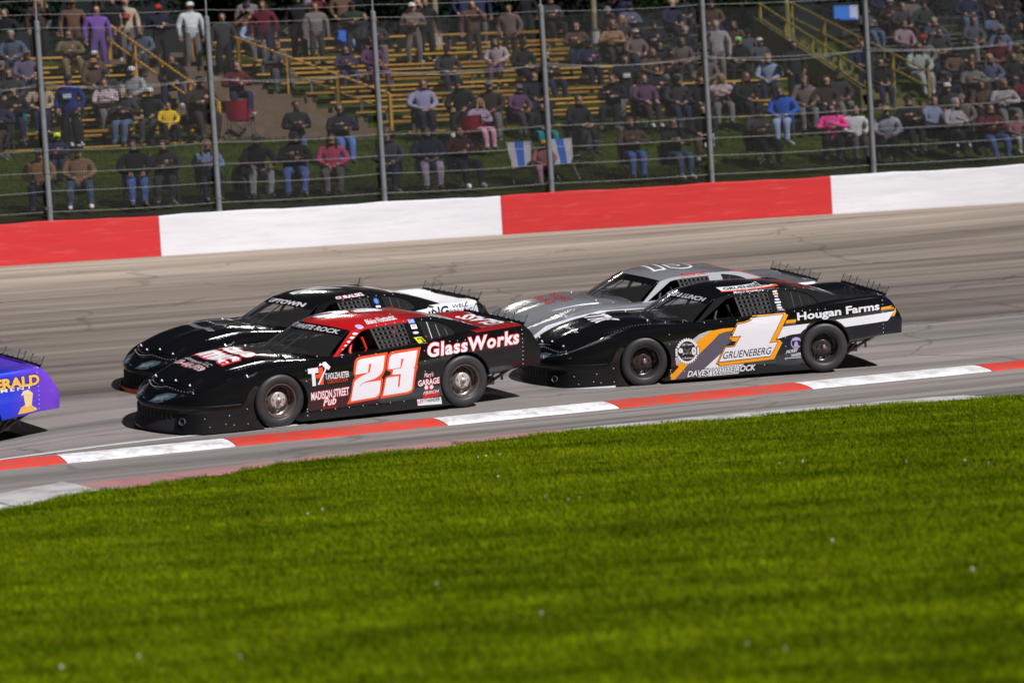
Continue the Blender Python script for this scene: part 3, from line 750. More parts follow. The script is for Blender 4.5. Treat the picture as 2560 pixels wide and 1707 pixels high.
def slots(o, ms):
    while len(o.data.materials) < len(ms): o.data.materials.append(None)
    for i, m in enumerate(ms): o.material_slots[i].link = 'OBJECT'; o.material_slots[i].material = m
def inst(name, me, ms, parent):
    o = bpy.data.objects.new(name, me); COL.objects.link(o); o.parent = parent; slots(o, ms if isinstance(ms, list) else [ms]); return o

def build_car(key, label, paint, roofp, pillarp, tail, deck, quarter, nosep, cage, rim, centre, grp='race cars in the pack on the banked track', lip=None, spoiler='clear'):
    root = empty('race_car'); tag(root, label, 'race car', grp)
    o, u, v, w_ = CARS[key]
    root.matrix_world = Matrix(((u[0], v[0], w_[0], o[0]), (u[1], v[1], w_[1], o[1]), (u[2], v[2], w_[2], o[2]), (0, 0, 0, 1)))
    b = inst('body', BODY, [paint, DRK, tail, DRK, deck, quarter, nosep], root)
    r = inst('roof', ROOF, roofp, root)
    for s in SIDES: inst('side_frame', s, [pillarp, roofp, paint], root)
    inst('windshield', WS, CLR, root); inst('windshield_banner', BAN, BLK, root)
    inst('rear_window', RW, paint, root)
    h = inst('hood', HOOD, paint, root); sm = h.modifiers.new('s', 'SOLIDIFY'); sm.thickness = .014; sm.offset = -1
    for q in QWM: inst('quarter_window', q, CLQ, root)
    # bars behind the windshield and the quarter glass
    for bb in (-.28, 0., .28):
        bars = MB(); a_, c_ = ws_pt(.06, bb), ws_pt(.97, bb); bars.tube((a_[0]-.03, a_[1], a_[2]-.01), (c_[0]-.03, c_[1], c_[2]-.015), .008, 6); bars.build('windshield_brace', CAGE_B, root, 40)
    for s in (1, -1):
        for x in (-.92, -1.04, -1.16):
            bars = MB(); bars.tube((x, s*(gv(.9)-.025), .89), (x-.01, s*(gv(1.1)-.03), 1.10 - (abs(x)-.9)*.28), .006, 6); bars.build('window_brace', STEEL if key == '23' else CAGE_B, root, 40)
    # roll cage
    cg = MB()
    for s in (1, -1):
        cg.path([(-.50, s*.58, .3), (-.50, s*.62, .8), (-.48, s*.53, 1.09)], .022, 10)
        cg.path([(-.48, s*.53, 1.09), (.08, s*.53, 1.05), (.20, s*.66, .76), (.62, s*.60, .50)], .022, 10)
        cg.tube((-.017, s*.58, .97), (-.117, s*.60, .70), .02, 8)
        cg.tube((-.48, s*.50, 1.06), (-1.35, s*.45, .74), .02, 8)
        for z in (.35, .47, .59, .70): cg.tube((-.50, s*.62, z), (.60, s*.64, z), .02, 8)
    cg.tube((-.48, -.53, 1.09), (-.48, .53, 1.09), .022, 10); cg.tube((.08, -.53, 1.05), (.08, .53, 1.05), .022, 10)
    cg.tube((-.50, -.58, .35), (-.48, .45, 1.05), .02, 8); cg.tube((.40, -.62, .70), (.40, .62, .70), .02, 8)
    cg.build('roll_cage', cage, root, 40)
    # seat, steering wheel, dash
    st = MB(); st.box((-.32, .26, .34), (.46, .46, .10)); st.box((-.53, .26, .62), (.10, .48, .56)); st.box((-.52, .26, .96), (.14, .20, .16))
    for s in (.03, .49): st.box((-.38, s, .60), (.30, .05, .30)); st.box((-.44, s, .93), (.20, .03, .13))
    st.build('seat', mat('seat_black', (.02, .02, .022), .6), root)
    sw = MB(); c0 = Vector((.10, .26, .66)); ring = []
    for i in range(18):
        a = 2*math.pi*i/18; ring.append(c0 + Vector((.05*math.sin(a), .17*math.cos(a), .16*math.sin(a))))
    sw.path(ring + [ring[0]], .014, 6); sw.tube(c0, (.4, .26, .58), .02, 6); sw.tube(ring[0], ring[9], .01, 6); sw.tube(ring[4], ring[13], .01, 6)
    sw.build('steering_wheel', CAGE_B, root, 40)
    # window net on both sides
    for s in (1, -1):
        nb = MB(); A, B, C_, D_ = DEC['net']
        def np_(a, b):
            x = (A[0]*(1-a)+B[0]*a)*(1-b) + (D_[0]*(1-a)+C_[0]*a)*b; z = (A[1]*(1-a)+B[1]*a)*(1-b) + (D_[1]*(1-a)+C_[1]*a)*b
            return (x, s*(gv(z) - .012 + .012*math.sin(3*a)*math.sin(4*b)), z)
        def strap(p, q, wd, k=6, off=0.):
            for i in range(k):
                a0 = np_(*(p[j] + (q[j]-p[j])*i/k for j in (0, 1))); a1 = np_(*(p[j] + (q[j]-p[j])*(i+1)/k for j in (0, 1)))
                nx, nz = (0, wd/2) if abs(p[0]-q[0]) > .5 else (wd/2, 0)
                nb.quad((a0[0]-nx, a0[1]+off, a0[2]-nz), (a0[0]+nx, a0[1]+off, a0[2]+nz), (a1[0]+nx, a1[1]+off, a1[2]+nz), (a1[0]-nx, a1[1]+off, a1[2]-nz))
        for i in range(8): strap((i/7, 0), (i/7, 1), .030)
        for j in range(6): strap((0, j/5), (1, j/5), .026, off=s*.004)
        for q in nb.f: pass
        tag(nb.build('window_net', NET, root), kind='stuff')
    # wheels
    for x, z0 in ((1.2825, 0), (-1.2825, 0)):
        for s in (1, -1):
            wh = empty('wheel', (x, s*.815, .338)); wh.parent = root
            wh.rotation_euler = (R(-2.5) if x > 0 else 0, 0, (R(4) if x > 0 else 0) + (math.pi if s < 0 else 0))
            inst('tyre', TYRE, RUB, wh); inst('rim', RIM, rim, wh); inst('hub', HUB, centre, wh); inst('hub_nut', NUT, HUBR, wh); inst('rim_hole', VENT, DRK, wh); inst('brake_disc', DISC, STEEL, wh)
    # spoiler: strip, clear blade, braces
    sp = MB(); N_ = 22
    def sp_pt(q, h): y = .83 - 1.66*q; bow = .07*(1 - (2*q-1)**2); return (-2.225 - bow*.4 - h*.45, y, .975 + h)
    for i in range(N_):
        q0, q1 = i/N_, (i+1)/N_
        for dx in (0, -.006):
            a, b_, c, d = sp_pt(q0, -.02), sp_pt(q1, -.02), sp_pt(q1, .022), sp_pt(q0, .022)
            sp.quad(*[(p[0]+dx, p[1], p[2]) for p in (a, b_, c, d)])
        if i % 2 == 0:
            p = sp_pt(q0 + .01, .028); sp.box(p, (.008, .03, .014))
    sp.build('spoiler_base', mat('spoiler_strip_black', (.015, .015, .016), .5), root)
    bl = MB()
    for i in range(N_):
        q0, q1 = i/N_, (i+1)/N_
        bl.quad(sp_pt(q0, .02), sp_pt(q1, .02), sp_pt(q1, .10), sp_pt(q0, .10))
    bl.build('spoiler_blade', CLS, root)
    for q in (.0, .22, .36, .47, .72, .86, 1.):
        bc = MB(); bc.tube(sp_pt(q, -.01), sp_pt(q, .115), .005, 6); p = sp_pt(q, .115); bc.box(p, (.014, .022, .012))
        bc.build('spoiler_brace', mat('brace_grey', (.10, .10, .10), .45, metal=.5), root, 40)
    # rear clip tubes, fuel cell and exhaust under the tail
    uf = MB()
    for s in (1, -1):
        uf.path([(-1.3, s*.5, .25), (-1.75, s*.52, .30), (-2.35, s*.48, .46)], .022, 8); uf.tube((-1.75, s*.52, .30), (-1.95, s*.5, .5), .016, 8)
        uf.tube((-2.1, s*.5, .38), (-1.8, s*.2, .28), .014, 8); uf.tube((-2.02, s*.58, .24), (-2.02, s*.58, .46), .018, 8)
    uf.tube((-1.75, -.52, .30), (-1.75, .52, .30), .02, 8)
    for s in (1, -1):
        uf.path([(-1.25, s*.55, .20), (-1.72, s*.66, .20), (-2.12, s*.66, .40)], .02, 8); uf.tube((-1.72, s*.66, .20), (-1.62, s*.66, .42), .016, 8); uf.tube((-1.72, s*.66, .20), (-1.95, s*.66, .44), .014, 8); uf.tube((-1.72, s*.66, .20), (-1.75, s*.50, .30), .016, 8); uf.box((-1.80, s*.58, .25), (.16, .10, .10)); uf.tube((-1.45, s*.70, .16), (-1.78, s*.62, .34), .03, 8); uf.tube((-2.35, -.48, .46), (-2.35, .48, .46), .02, 8)
    uf.box((-1.95, 0, .40), (.5, .62, .24)); uf.tube((-1.2825, -.8, .338), (-1.2825, .8, .338), .05, 10); uf.lathe([(0, -.16), (.12, -.12), (.15, 0), (.12, .12), (0, .16)], 14, 'y', (-1.2825, 0, .338)); fa = MB(); fa.tube((1.2825, -.75, .3), (1.2825, .75, .3), .03, 8); fa.build('front_axle', CAGE_B, root, 40)
    uf.build('rear_frame', mat('greasy_frame', (.16, .145, .13), .4, metal=.4), root, 40)
    # rivets: rows on the door skirt, tail seam, nose seam, hood edge, roof edge
    rv = MB(); seen = []
    for x in np.arange(-.4, .95, .19): seen.append((x, .17))
    for x in np.arange(-.5, .9, .23): seen.append((x, .80))
    for z in np.arange(.48, .96, .055): seen.append((-2.15, z))
    for z in (.12, .2, .3, .42, .55, .68): seen.append((.93, z)); seen.append((-.71, z + .1))
    for x, z in ((1.72, .28), (1.95, .22), (2.0, .12), (1.72, .1), (2.2, .1), (2.25, .2), (1.9, .1)): seen.append((x, z))
    for x in np.arange(-1.25, -.2, .13): seen.append((x, RAIL(x) - .022))
    for x in np.arange(-1.3, -.8, .11): seen.append((x, .865))
    for x, z in seen:
        hit = SKIN.ray_cast(Vector((x, 1.4, z)), Vector((0, -1, 0)))
        if hit[0] is not None: rv.lathe([(.0075, 0), (.0075, .003), (.004, .006), (0, .006)], 6, 'y', tuple(hit[0]))
    for i in range(30):
        q = i/29
        for _ in (0,):
            y = .59*(2*q-1); x = 2.515 - .20*(2*q-1)**2
            rv.lathe([(.006, 0), (.006, .006), (0, .007)], 6, 'z', (x + .03, y, ztop(x+.03, y)))
        for s in (1, -1):
            x = 1.1 + 1.22*q; y = s*(.665 - .05*q); rv.lathe([(.005, 0), (.005, .005), (0, .006)], 6, 'z', (x, y, ztop(x, y)))
    for y in (-.5, -.26, .04, .34, .54):
        xq = 2.46 - .20*(y/.59)**2; rv.lathe([(.016, 0), (.016, .006), (.008, .02), (0, .02)], 8, 'z', (xq, y, ztop(xq, y) + .009))
    for s in (1, -1): rv.lathe([(.016, 0), (.016, .006), (.008, .02), (0, .02)], 8, 'z', (1.1, s*.52, ztop(1.1, .52) + .009))
    tag(rv.build('rivets', RVT, root, 50), kind='stuff')
    # grille slats, duct ring, headlight stickers
    gr = MB()
    for y in np.arange(-.56, .57, .07):
        hit = SKIN.ray_cast(Vector((3.2, y, .2)), Vector((-1, 0, 0))); hx = hit[0].x
        gr.box((hx + .004, y, .185), (.008, .007, .17))
    tag(gr.build('grille_bars', CAGE_B, root), kind='stuff')
    for s in (1, -1):
        dv = Vector((-.72, -s*.69, 0)); st_ = Vector((2.42, s*.66, .16)) - dv*1.0
        hit = SKIN.ray_cast(st_, dv)
        if hit[0] is not None:
            rg = MB(); rg.lathe([(.046, 0), (.046, .016), (.040, .020), (.034, .012), (.034, -.01)], 20, 'z')
            ob = rg.build('brake_duct', mat('duct_grey', (.06,.06,.065), .35), root, 40); ob.location = hit[0]; ob.rotation_euler = hit[1].to_track_quat('Z', 'Y').to_euler()
            dk = MB(); dk.lathe([(.0, .002), (.035, .002)], 20, 'z'); od = dk.build('duct_hole', DRK, root); od.location = hit[0]; od.rotation_euler = ob.rotation_euler
        P = [(.17, .365), (.20, .43), (.36, .475), (.50, .47), (.53, .44), (.44, .385), (.34, .362)]
        v2, f2 = poly2d([(s*a, b_) for a, b_ in P])
        link('headlight_sticker', project(v2, f2, lambda y, z: (3.3, y, z), (-1, 0, 0), .004, .06), HLT, root)
        P2 = [(.23, .378), (.25, .425), (.37, .452), (.42, .44), (.37, .395)]
        v2, f2 = poly2d([(s*a, b_) for a, b_ in P2])
        link('headlight_sticker', project(v2, f2, lambda y, z: (3.3, y, z), (-1, 0, 0), .006, .06), mat('headlight_pale', (.13, .18, .21), .2, coat=.5), root)
    if lip is not None:    # coloured strip along the bottom of the nose
        lp = MB(); pts_ = [p for p in OUT if p[0] > 1.66]; pr = []
        full = pts_ + [(p[0], -p[1]) for p in reversed(pts_[:-1])]
        for i, (x, y) in enumerate(full):
            a = full[max(0, i-1)]; b_ = full[min(len(full)-1, i+1)]; l = math.hypot(b_[0]-a[0], b_[1]-a[1]); nx, ny = (b_[1]-a[1])/l, -(b_[0]-a[0])/l
            if nx*x + ny*y < 0: nx, ny = -nx, -ny
            nf = sstep(1.58, 1.80, x); o_ = .006 + .050*nf*(.35 + .65*sstep(1.9, 2.45, x))
            pr.append([(x+nx*o_, y+ny*o_, .018), (x+nx*o_, y+ny*o_, .018 + lip[1])])
        for p, q in zip(pr, pr[1:]): lp.quad(p[0], q[0], q[1], p[1])
        lp.build('splitter_lip', lip[0], root)
    return root

def hood_text(car, s, x, y0, y1, h, m, bold=.02, shear=0., outline=None, name='hood_lettering'):
    """letters across the hood, read from in front: base line at x, tops towards the windshield"""
    fn = lambda a, b: (x - h*b, y1 + (y0-y1)*(1-a), 1.6)
    return decal_text(car, s, ((0, 0), (0, 0), h), m, .004, bold, shear, outline, .003, name, fn=fn, dirv=(0, 0, -1))
def banner_text(car, s, m, y0=-.50, y1=.50, bold=.03):
    fn = lambda a, b: (3., y0 + (y1-y0)*a, 0) 
    v, f = text2d(s, bold, 0.); xs = [p[0] for p in v]; ys = [p[1] for p in v]; v = fit2d(v, (min(xs), max(xs), 0, max(ys)))
    bmv = [tuple(c + d for c, d in zip(ws_pt(.785 + .15*q, -(y0 + (y1-y0)*p)/.62), (.008, 0, .009))) for p, q in v]
    return link('banner_lettering', pmesh('banner_lettering', bmv, f), m, car)
def roof_text(car, s, x0, x1, y0, y1, m, outline=None, bold=.05):
    """reads from the car's left side"""
    fn = lambda a, b: (x0 + (x1-x0)*a, y0 + (y1-y0)*b, 2.)
    return decal_text(car, s, ((0, 0), (0, 0), 1), m, .005, bold, 0., outline, .003, 'roof_number', fn=fn, dirv=(0, 0, -1))
def sail_text(car, s, spec, m, **k): return decal_text(car, s, spec, m, **k)

# --- number 23
C23 = build_car('23', 'black race car number 23 with red roof and orange edged white numerals', BLK, RED, RED, PLB, RED, BLK, PLB, CAGE_R, BRZ, CHR)
D = DEC
for a in ('two', 'three'):
    decal_poly(C23, D[a+'_o'], ORG, .003, 'number_outline'); decal_poly(C23, D[a+'_w'], WHT, .006, 'number')
decal_poly(C23, D['T'], WHT, .004, 'sponsor_mark'); decal_poly(C23, D['Ho'], ORG, .003, 'sponsor_mark'); decal_poly(C23, D['ham'], WHT, .006, 'sponsor_mark')
decal_text(C23, 'T.HOLZHUETER', D['t_holz'], WHT, bold=.02); decal_text(C23, 'CONSTRUCTION', D['t_cons'], ORG)
decal_text(C23, 'MADISON STREET', D['t_mad'], WHT, bold=.02, outline=RVN, ob=.06); decal_text(C23, 'Pub', D['t_pub'], WHT, bold=.02, shear=.3, outline=RVN, ob=.06); decal_text(C23, 'WATERLOO, WI', D['t_wat'], RVN)
decal_text(C23, 'GlassWorks', [D['t_glass'][0], D['t_glass'][1], .168], WHT, bold=.035, shear=.12, outline=RVN, ob=.045, spacing=1.13)
decal_text(C23, "Mary's", D['t_mary'], WHT, shear=.3, outline=RVN, ob=.04); decal_text(C23, 'GARAGE', D['t_gar'], WHT, bold=.02, outline=RVN, ob=.05)
decal_poly(C23, D['em'], RVN, .003, 'sponsor_mark'); decal_poly(C23, ell(-.715, .315, .05, .05), WHT, .005, 'sponsor_mark'); decal_poly(C23, ell(-.79, .315, .05, .05), WHT, .005, 'sponsor_mark')
decal_poly(C23, D['fri'], RVN, .003, 'sponsor_mark'); decal_text(C23, 'FRISCH', D['t_fri'], WHT, bold=.01, shear=.3)
decal_poly(C23, D['lh'], WHT, .003, 'sponsor_mark')
lh = D['t_lh']; mid = [lh[0][0] + (lh[1][0]-lh[0][0])*.38, lh[0][1]]
decal_text(C23, 'LEFT', [lh[0], mid, lh[2]], RVN); decal_text(C23, 'HANDER', [[mid[0]-.008, mid[1]], lh[1], lh[2]], NVY)
sail_text(C23, 'Blake Nottestad', D['t_blake'], WHT, bold=.02, shear=.35)
for (x, z), col, sz in zip(D['pil'], (mat('sky_blue_vinyl', (.02, .16, .55), .35), WHT, LGR, mat('lemon_vinyl', (.62, .60, .02), .35)), ((.09, .05), (.08, .05), (.085, .03), (.11, .06))):
    decal_poly(C23, rect(x, z, *sz) if col is not LGR else ell(x, z, *sz), col, .003, 'contingency_sticker')
decal_text(C23, 'ELITE', [[D['pil'][0][0]+.035, D['pil'][0][1]-.018], [D['pil'][0][0]-.035, D['pil'][0][1]-.018], .028], WHT); decal_text(C23, 'VSI', [[D['pil'][3][0]+.045, D['pil'][3][1]-.02], [D['pil'][3][0]-.04, D['pil'][3][1]-.02], .04], BLK, bold=.03)
decal_text(C23, 'ADR', [[D['pil'][1][0]+.03, D['pil'][1][1]-.005], [D['pil'][1][0]-.03, D['pil'][1][1]-.005], .022], RVN, bold=.02)
for i in range(6):
    z = 1.035 - .042*i; x = .505 - (z - .80)*1.33; decal_poly(C23, ell(x - .075, z, .075, .024), WHT, .003, 'contingency_sticker', .04)
decal_poly(C23, ell(.02, 1.105, .10, .045), LAV, .004, 'contingency_sticker', .04)
banner_text(C23, "DAVE'S WHITE ROCK", LGR, -.34, .55)
roof_text(C23, '23', .34, -.62, -.36, .12, WHT, None, .06)
hood_text(C23, 'state', 1.50, -.50, .44, .20, WHT, .04, outline=RVN); hood_text(C23, 'umac', 1.82, -.52, .48, .24, WHT, .05, outline=RVN); hood_text(C23, 'motorsports, LLC', 2.00, -.44, .42, .07, LGR, .01); hood_text(C23, '920-445-5959', 2.13, -.44, .44, .10, LGR, .03, outline=RVN)
# deck graphics
decal_text(C23, 'GLASS', ((0, 0), (0, 0), 1), WHT, .004, .03, 0., None, None, 'deck_lettering', fn=lambda a, b: (-1.90 - .26*(1-b), .5 - 1.0*a, 2.), dirv=(0, 0, -1))

# --- number 1
C1 = build_car('1', 'black race car number 1 with amber swoosh and white stripe down its side', BLK, BLK, BLK, NVY, BLK, BLK, PLB, CAGE_B, BKR, BKR, lip=(WHT, .035), spoiler='posts')
decal_poly(C1, D['nav'], NVY, .0015, 'livery_graphic'); decal_poly(C1, D['nav2'], NVY, .0015, 'livery_graphic')
decal_poly(C1, D['lgr'], LGR, .002); decal_poly(C1, D['pgr'], PGR, .0025); decal_poly(C1, D['yel'], YEL, .0035); decal_poly(C1, D['wlo'], WHT, .0035)
decal_poly(C1, D['st1'], WHT, .003); decal_poly(C1, D['st2'], WHT, .003); decal_poly(C1, D['y1'], YEL, .003); decal_poly(C1, D['y2'], YEL, .004); decal_poly(C1, D['g1'], PGR, .003); decal_poly(C1, D['g2'], PGR, .003)
decal_poly(C1, D['one_o'], YEL, .005, 'number_outline'); decal_poly(C1, D['one_w'], WHT, .010, 'number')
# dark keyline between the two
def grow(P, k):
    n = len(P); out = []; area = sum(P[i][0]*P[(i+1) % n][1] - P[(i+1) % n][0]*P[i][1] for i in range(n)); sg = 1 if area > 0 else -1
    for i in range(n):
        a, b, c = (np.array(P[j % n]) for j in (i-1, i, i+1)); e1 = (b-a)/np.linalg.norm(b-a); e2 = (c-b)/np.linalg.norm(c-b)
        n1 = sg*np.array((e1[1], -e1[0])); n2 = sg*np.array((e2[1], -e2[0])); h = n1 + n2; h /= max(.5, 1 + float(n1 @ n2)); out.append(tuple(b + h*k))
    return out
decal_poly(C1, grow(D['one_w'], .008), BLK, .008, 'number_outline'); decal_poly(C1, grow(D['one_o'], .007), BLK, .0042, 'number_outline')
decal_text(C1, 'GRUENEBERG', D['t_gru'], BLK, .013, .0, .35)
decal_text(C1, "DAVE'S WHITE ROCK", D['t_dave'], WHT, .008, .03, .3, BLK, .006, ob=.07)
decal_text(C1, 'Hougan Farms', D['t_hou'], WHT, .008, .03, 0., NVY, .005, ob=.05)
gc, grr = D['gear_c'], D['gear_r']
def gear(a0, a1, n=11):
    P = []
    for i in range(n*4+1):
        a = a0 + (a1-a0)*i/(n*4); r = 1.0 if i % 4 in (1, 2) else .9
        P.append((gc[0] + grr[0]*r*math.cos(a), gc[1] + grr[1]*r*math.sin(a)))
    for i in range(n*4, -1, -1):
        a = a0 + (a1-a0)*i/(n*4); P.append((gc[0] + grr[0]*.76*math.cos(a), gc[1] + grr[1]*.76*math.sin(a)))
    return P
decal_poly(C1, ell(gc[0], gc[1]+.06, grr[0]*1.5, grr[1]*.9, 20), BLK, .005, 'sponsor_mark')
decal_poly(C1, ell(gc[0], gc[1]-.09, grr[0]*1.3, grr[1]*.6, 20), BLK, .005, 'sponsor_mark')
decal_poly(C1, gear(.35, math.pi-.35), WHT, .007, 'sponsor_mark'); decal_poly(C1, gear(math.pi+.35, 2*math.pi-.35), WHT, .007, 'sponsor_mark')
decal_text(C1, '19', [[gc[0]+.165, gc[1]-.05], [gc[0]+.06, gc[1]-.05], .10], WHT, .010, .06, 0., BLK, .008, ob=.06)
decal_text(C1, '01', [[gc[0]-.06, gc[1]-.05], [gc[0]-.165, gc[1]-.05], .10], WHT, .010, .06, 0., BLK, .008, ob=.06)
decal_text(C1, '100 Years', [[gc[0]+.075, gc[1]+.075], [gc[0]-.075, gc[1]+.075], .032], WHT, .009); decal_text(C1, 'in Business', [[gc[0]+.075, gc[1]-.105], [gc[0]-.075, gc[1]-.105], .03], WHT, .009)
for a in (.75, -.75):
    c_, s_ = math.cos(a), math.sin(a); decal_poly(C1, [(gc[0] + x*c_ - z*s_, gc[1] + x*s_ + z*c_) for x, z in ((-.06, -.009), (.06, -.009), (.06, .009), (-.06, .009))], PGR, .009, 'sponsor_mark')
e1 = D['em1']; decal_poly(C1, ell(e1[0], e1[1], .15, .16, 20), LAV, .004, 'sponsor_mark'); decal_poly(C1, ell(e1[0], e1[1], .12, .125, 20), NVY, .006, 'sponsor_mark'); decal_poly(C1, [(e1[0]+.04, e1[1]-.055), (e1[0]-.04, e1[1]-.055), (e1[0]-.015, e1[1]+.02), (e1[0]+.015, e1[1]+.02)], LAV, .008, 'sponsor_mark'); decal_poly(C1, rect(e1[0], e1[1]+.05, .11, .035), LAV, .008, 'sponsor_mark')
decal_text(C1, 'NORBY', D['t_nor'], WHT, bold=.02, shear=.3); lh = D['t_lh1']; mid = lh[0][0] + (lh[1][0]-lh[0][0])*.38
decal_text(C1, 'LEFT', [lh[0], [mid, lh[0][1]], lh[2]], PGR); decal_text(C1, 'HANDER', [[mid-.006, lh[0][1]], lh[1], lh[2]], WHT, bold=.02); decal_poly(C1, rect((lh[0][0]+lh[1][0])/2, lh[0][1]-.015, .235, .014), LGR, .004, 'sponsor_mark')
banner_text(C1, 'PEACE RIS & LUNCH', LGR, -.22, .54)
decal_poly(C1, [(.02, 1.150), (-.80, 1.172), (-.80, 1.205), (.05, 1.185)], WHT, .003, 'roof_band'); decal_text(C1, 'GRUENEBERG', [[-.02, 1.158], [-.72, 1.176], .022], BLK, .006, .02)
decal_poly(C1, [(.04, 1.140), (-.82, 1.163), (-.82, 1.172), (.02, 1.150)], ORG, .003, 'roof_band')
decal_text(C1, 'Michael Grueneberg', [[-.12, 1.105+.012], [-.55, 1.134], .024], WHT, .005, .01, .2)
for i, (z, ww) in enumerate(((1.11, .07), (1.08, .07), (1.05, .05), (1.01, .075), (.975, .085), (.94, .06), (.91, .08), (.885, .08))):
    decal_poly(C1, rect(-.70, z, ww, .018) if i % 3 else ell(-.70, z, ww, .024), (LGR, YEL, LAV, LGR, WHT, LGR, LAV, LGR)[i], .003, 'contingency_sticker')
hood_text(C1, 'TRK', 1.75, -.30, .40, .30, WHT, .04, .3, NVY); hood_text(C1, 'Race Car Bar', 2.1, -.10, .46, .07, LGR, .01)
decal_poly(C1, rect(9, 9, .1, .1), LGR) if False else None

# --- black car with white tail behind number 23
CG_ = build_car('g', 'black race car with white tail and orange splitter beyond number 23', BLK, BLK, BLK, PLB, WHT, WHT, PLB, CAGE_B, BKR, CHR, lip=(ORG, .075))
decal_poly(CG_, [(x, min(z, ZS(x) - .06)) for x, z in D['wp']], WHT, .003, 'livery_graphic'); decal_text(CG_, 'LING', D['t_ling'], BLK, bold=.02); decal_text(CG_, 'WELL', D['t_well'], BLK); decal_text(CG_, 'DRILLING', D['t_dril'], BLK)
banner_text(CG_, 'UPTOWN', LGR, -.02, .50, .05)
decal_text(CG_, 'GURALSKI', [[-.12, 1.118], [-.55, 1.142], .028], WHT, bold=.03, outline=RVN)
roof_text(CG_, '7', .25, -.35, -.36, .10, PGR, LGR, .0)
decal_poly(CG_, [(-.70 + .05*(1 if i % 2 else .5)*math.cos(i*math.pi/8), 1.06 + .05*(1 if i % 2 else .5)*math.sin(i*math.pi/8)) for i in range(16)], mat('sky_blue_vinyl', (.02, .16, .55), .35), .003, 'contingency_sticker')
decal_poly(CG_, rect(-.86, 1.10, .07, .045), ORG, .003, 'contingency_sticker') ; decal_poly(CG_, rect(-.70, .99, .07, .025), WHT, .003, 'contingency_sticker'); decal_poly(CG_, rect(-.70, .95, .08, .02), LGR, .003, 'contingency_sticker')
for q, (yy, t_) in enumerate(((.0, 'BADGER'), (.0, 'SUPPLY'))): hood_text(CG_, ('- - - - - - - - -', '/////////////')[q], 1.5 + .22*q, -.4, .45, .08, LGR, .0)
an = MB(); an.tube((-.62, .25, 1.19), (-.66, .26, 1.36), .006, 6); an.build('antenna', CAGE_B, CG_)

# --- silver car beyond number 1
CS_ = build_car('s', 'silver race car with white flank and red hood lettering beyond number 1', SIL, SIL, SIL, SIL, SIL, WHT, WHT, CAGE_B, BKR, CHR, spoiler='posts')
decal_text(CS_, 'Bruce Lee', [[-.18, 1.112], [-.58, 1.138], .034], RVN, bold=.03, shear=.25)
hood_text(CS_, 'RACING', 1.55, -.42, .42, .16, mat('dull_red_vinyl', (.30, .02, .025), .4), .03); hood_text(CS_, 'ENGINES', 1.80, -.42, .42, .15, mat('dull_red_vinyl', (.30, .02, .025), .4), .03)
decal_poly(CS_, [(2.3, .40), (1.62, .40), (1.62, .55), (.9, .72), (.0, .80), (-.7, .82), (-.7, .60), (.9, .5), (.95, .1), (1.1, .66), (1.45, .66), (1.62, .45)][:8] if False else [(2.25, .38), (1.66, .38), (1.60, .60), (1.35, .70), (1.05, .69), (.9, .5), (-.7, .5), (-.7, .78), (.5, .74), (1.2, .735), (1.6, .665), (2.0, .56)], WHT, .003, 'livery_graphic')
roof_text(CS_, '12', .1, -.55, -.40, .30, SIL, WHT, .03)

# --- blue and purple car leaving the frame
CP_ = build_car('p', 'blue and purple race car with gold lettering leaving the frame', PUR, PUR, PUR, PUR, PUR, PUR, PUR, CAGE_B, BKR, CHR, spoiler='posts')
decal_text(CP_, 'FITZGERALD', [[-1.02, D['t_ger'][0][1]-.012], D['t_ger'][1], D['t_ger'][2]], GOLD, bold=.05, outline=NVY); decal_text(CP_, 'EQUIPMENT', [[-1.15, D['t_ipm'][0][1]-.008], D['t_ipm'][1], D['t_ipm'][2]], WHT, bold=.02, spacing=1.4)
decal_poly(CP_, D['bust'], mat('pale_gold_vinyl', (.78, .58, .26), .35), .003, 'sponsor_mark'); decal_poly(CP_, [(-1.902, .668), (-1.935, .722), (-1.994, .733), (-2.052, .69), (-2.046, .662), (-1.98, .676)], mat('cream_gold_vinyl', (.75, .62, .36), .35), .005, 'sponsor_mark'); decal_poly(CP_, [(-1.855, .442), (-1.897, .524), (-1.94, .540), (-1.985, .515), (-2.03, .535), (-2.095, .489), (-2.109, .465), (-1.978, .451)], GOLD, .005, 'sponsor_mark')
decal_poly(CP_, [(-1.2, .885), (-1.62, .93), (-1.62, .945), (-1.2, .90)], mat('hot_pink_vinyl', (.7, .03, .12), .35), .003, 'livery_graphic')
# ---------------------------------------------------------------- outer wall
PB = R(20); SN = np.array((-math.sin(PB), math.cos(PB))); TV = np.array((math.cos(PB), math.sin(PB)))
HP = [(47., 2.86), (49.0, 2.90), (51.4, 2.98), (52.6, 3.2), (56, 4.05), (59, 4.72), (59.4, 4.75), (66.4, 7.48), (67.5, 7.6), (72, 7.9), (110, 10)]
def hill(s): return float(np.interp(s, [a for a, _ in HP], [b for _, b in HP]))
def st(s, t, z=0.): p = SN*s + TV*t; return Vector((p[0], p[1], z))
wl = np.concatenate([[0], np.cumsum(np.linalg.norm(np.diff(WALL, axis=0), axis=1))])
def wall_at(l): return np.array((np.interp(l, wl, WALL[:, 0]), np.interp(l, wl, WALL[:, 1])))
def wall_l(x): return float(np.interp(x, WALL[:, 0], wl))
WR = worn_paint('wall_red_paint', (.55, .017, .018), (.58, .09, .09), .7, 2.4, .55, (.5, .5, 7)); WW = worn_paint('wall_white_paint', (.735, .735, .77), (.62, .62, .66), .25, 2.2, .55, (.5, .5, 5))
wall = empty('barrier_wall', (*wall_at(wall_l(0)), 2.13)); tag(wall, 'long low concrete barrier wall painted in red and white lengths', 'wall')
wo = np.array(wall.location)
jn = [wall_l(x) for x in (-30, -22, -14.6, -7.165, -.06, 7.341, 14.8, 22.5, 30)]
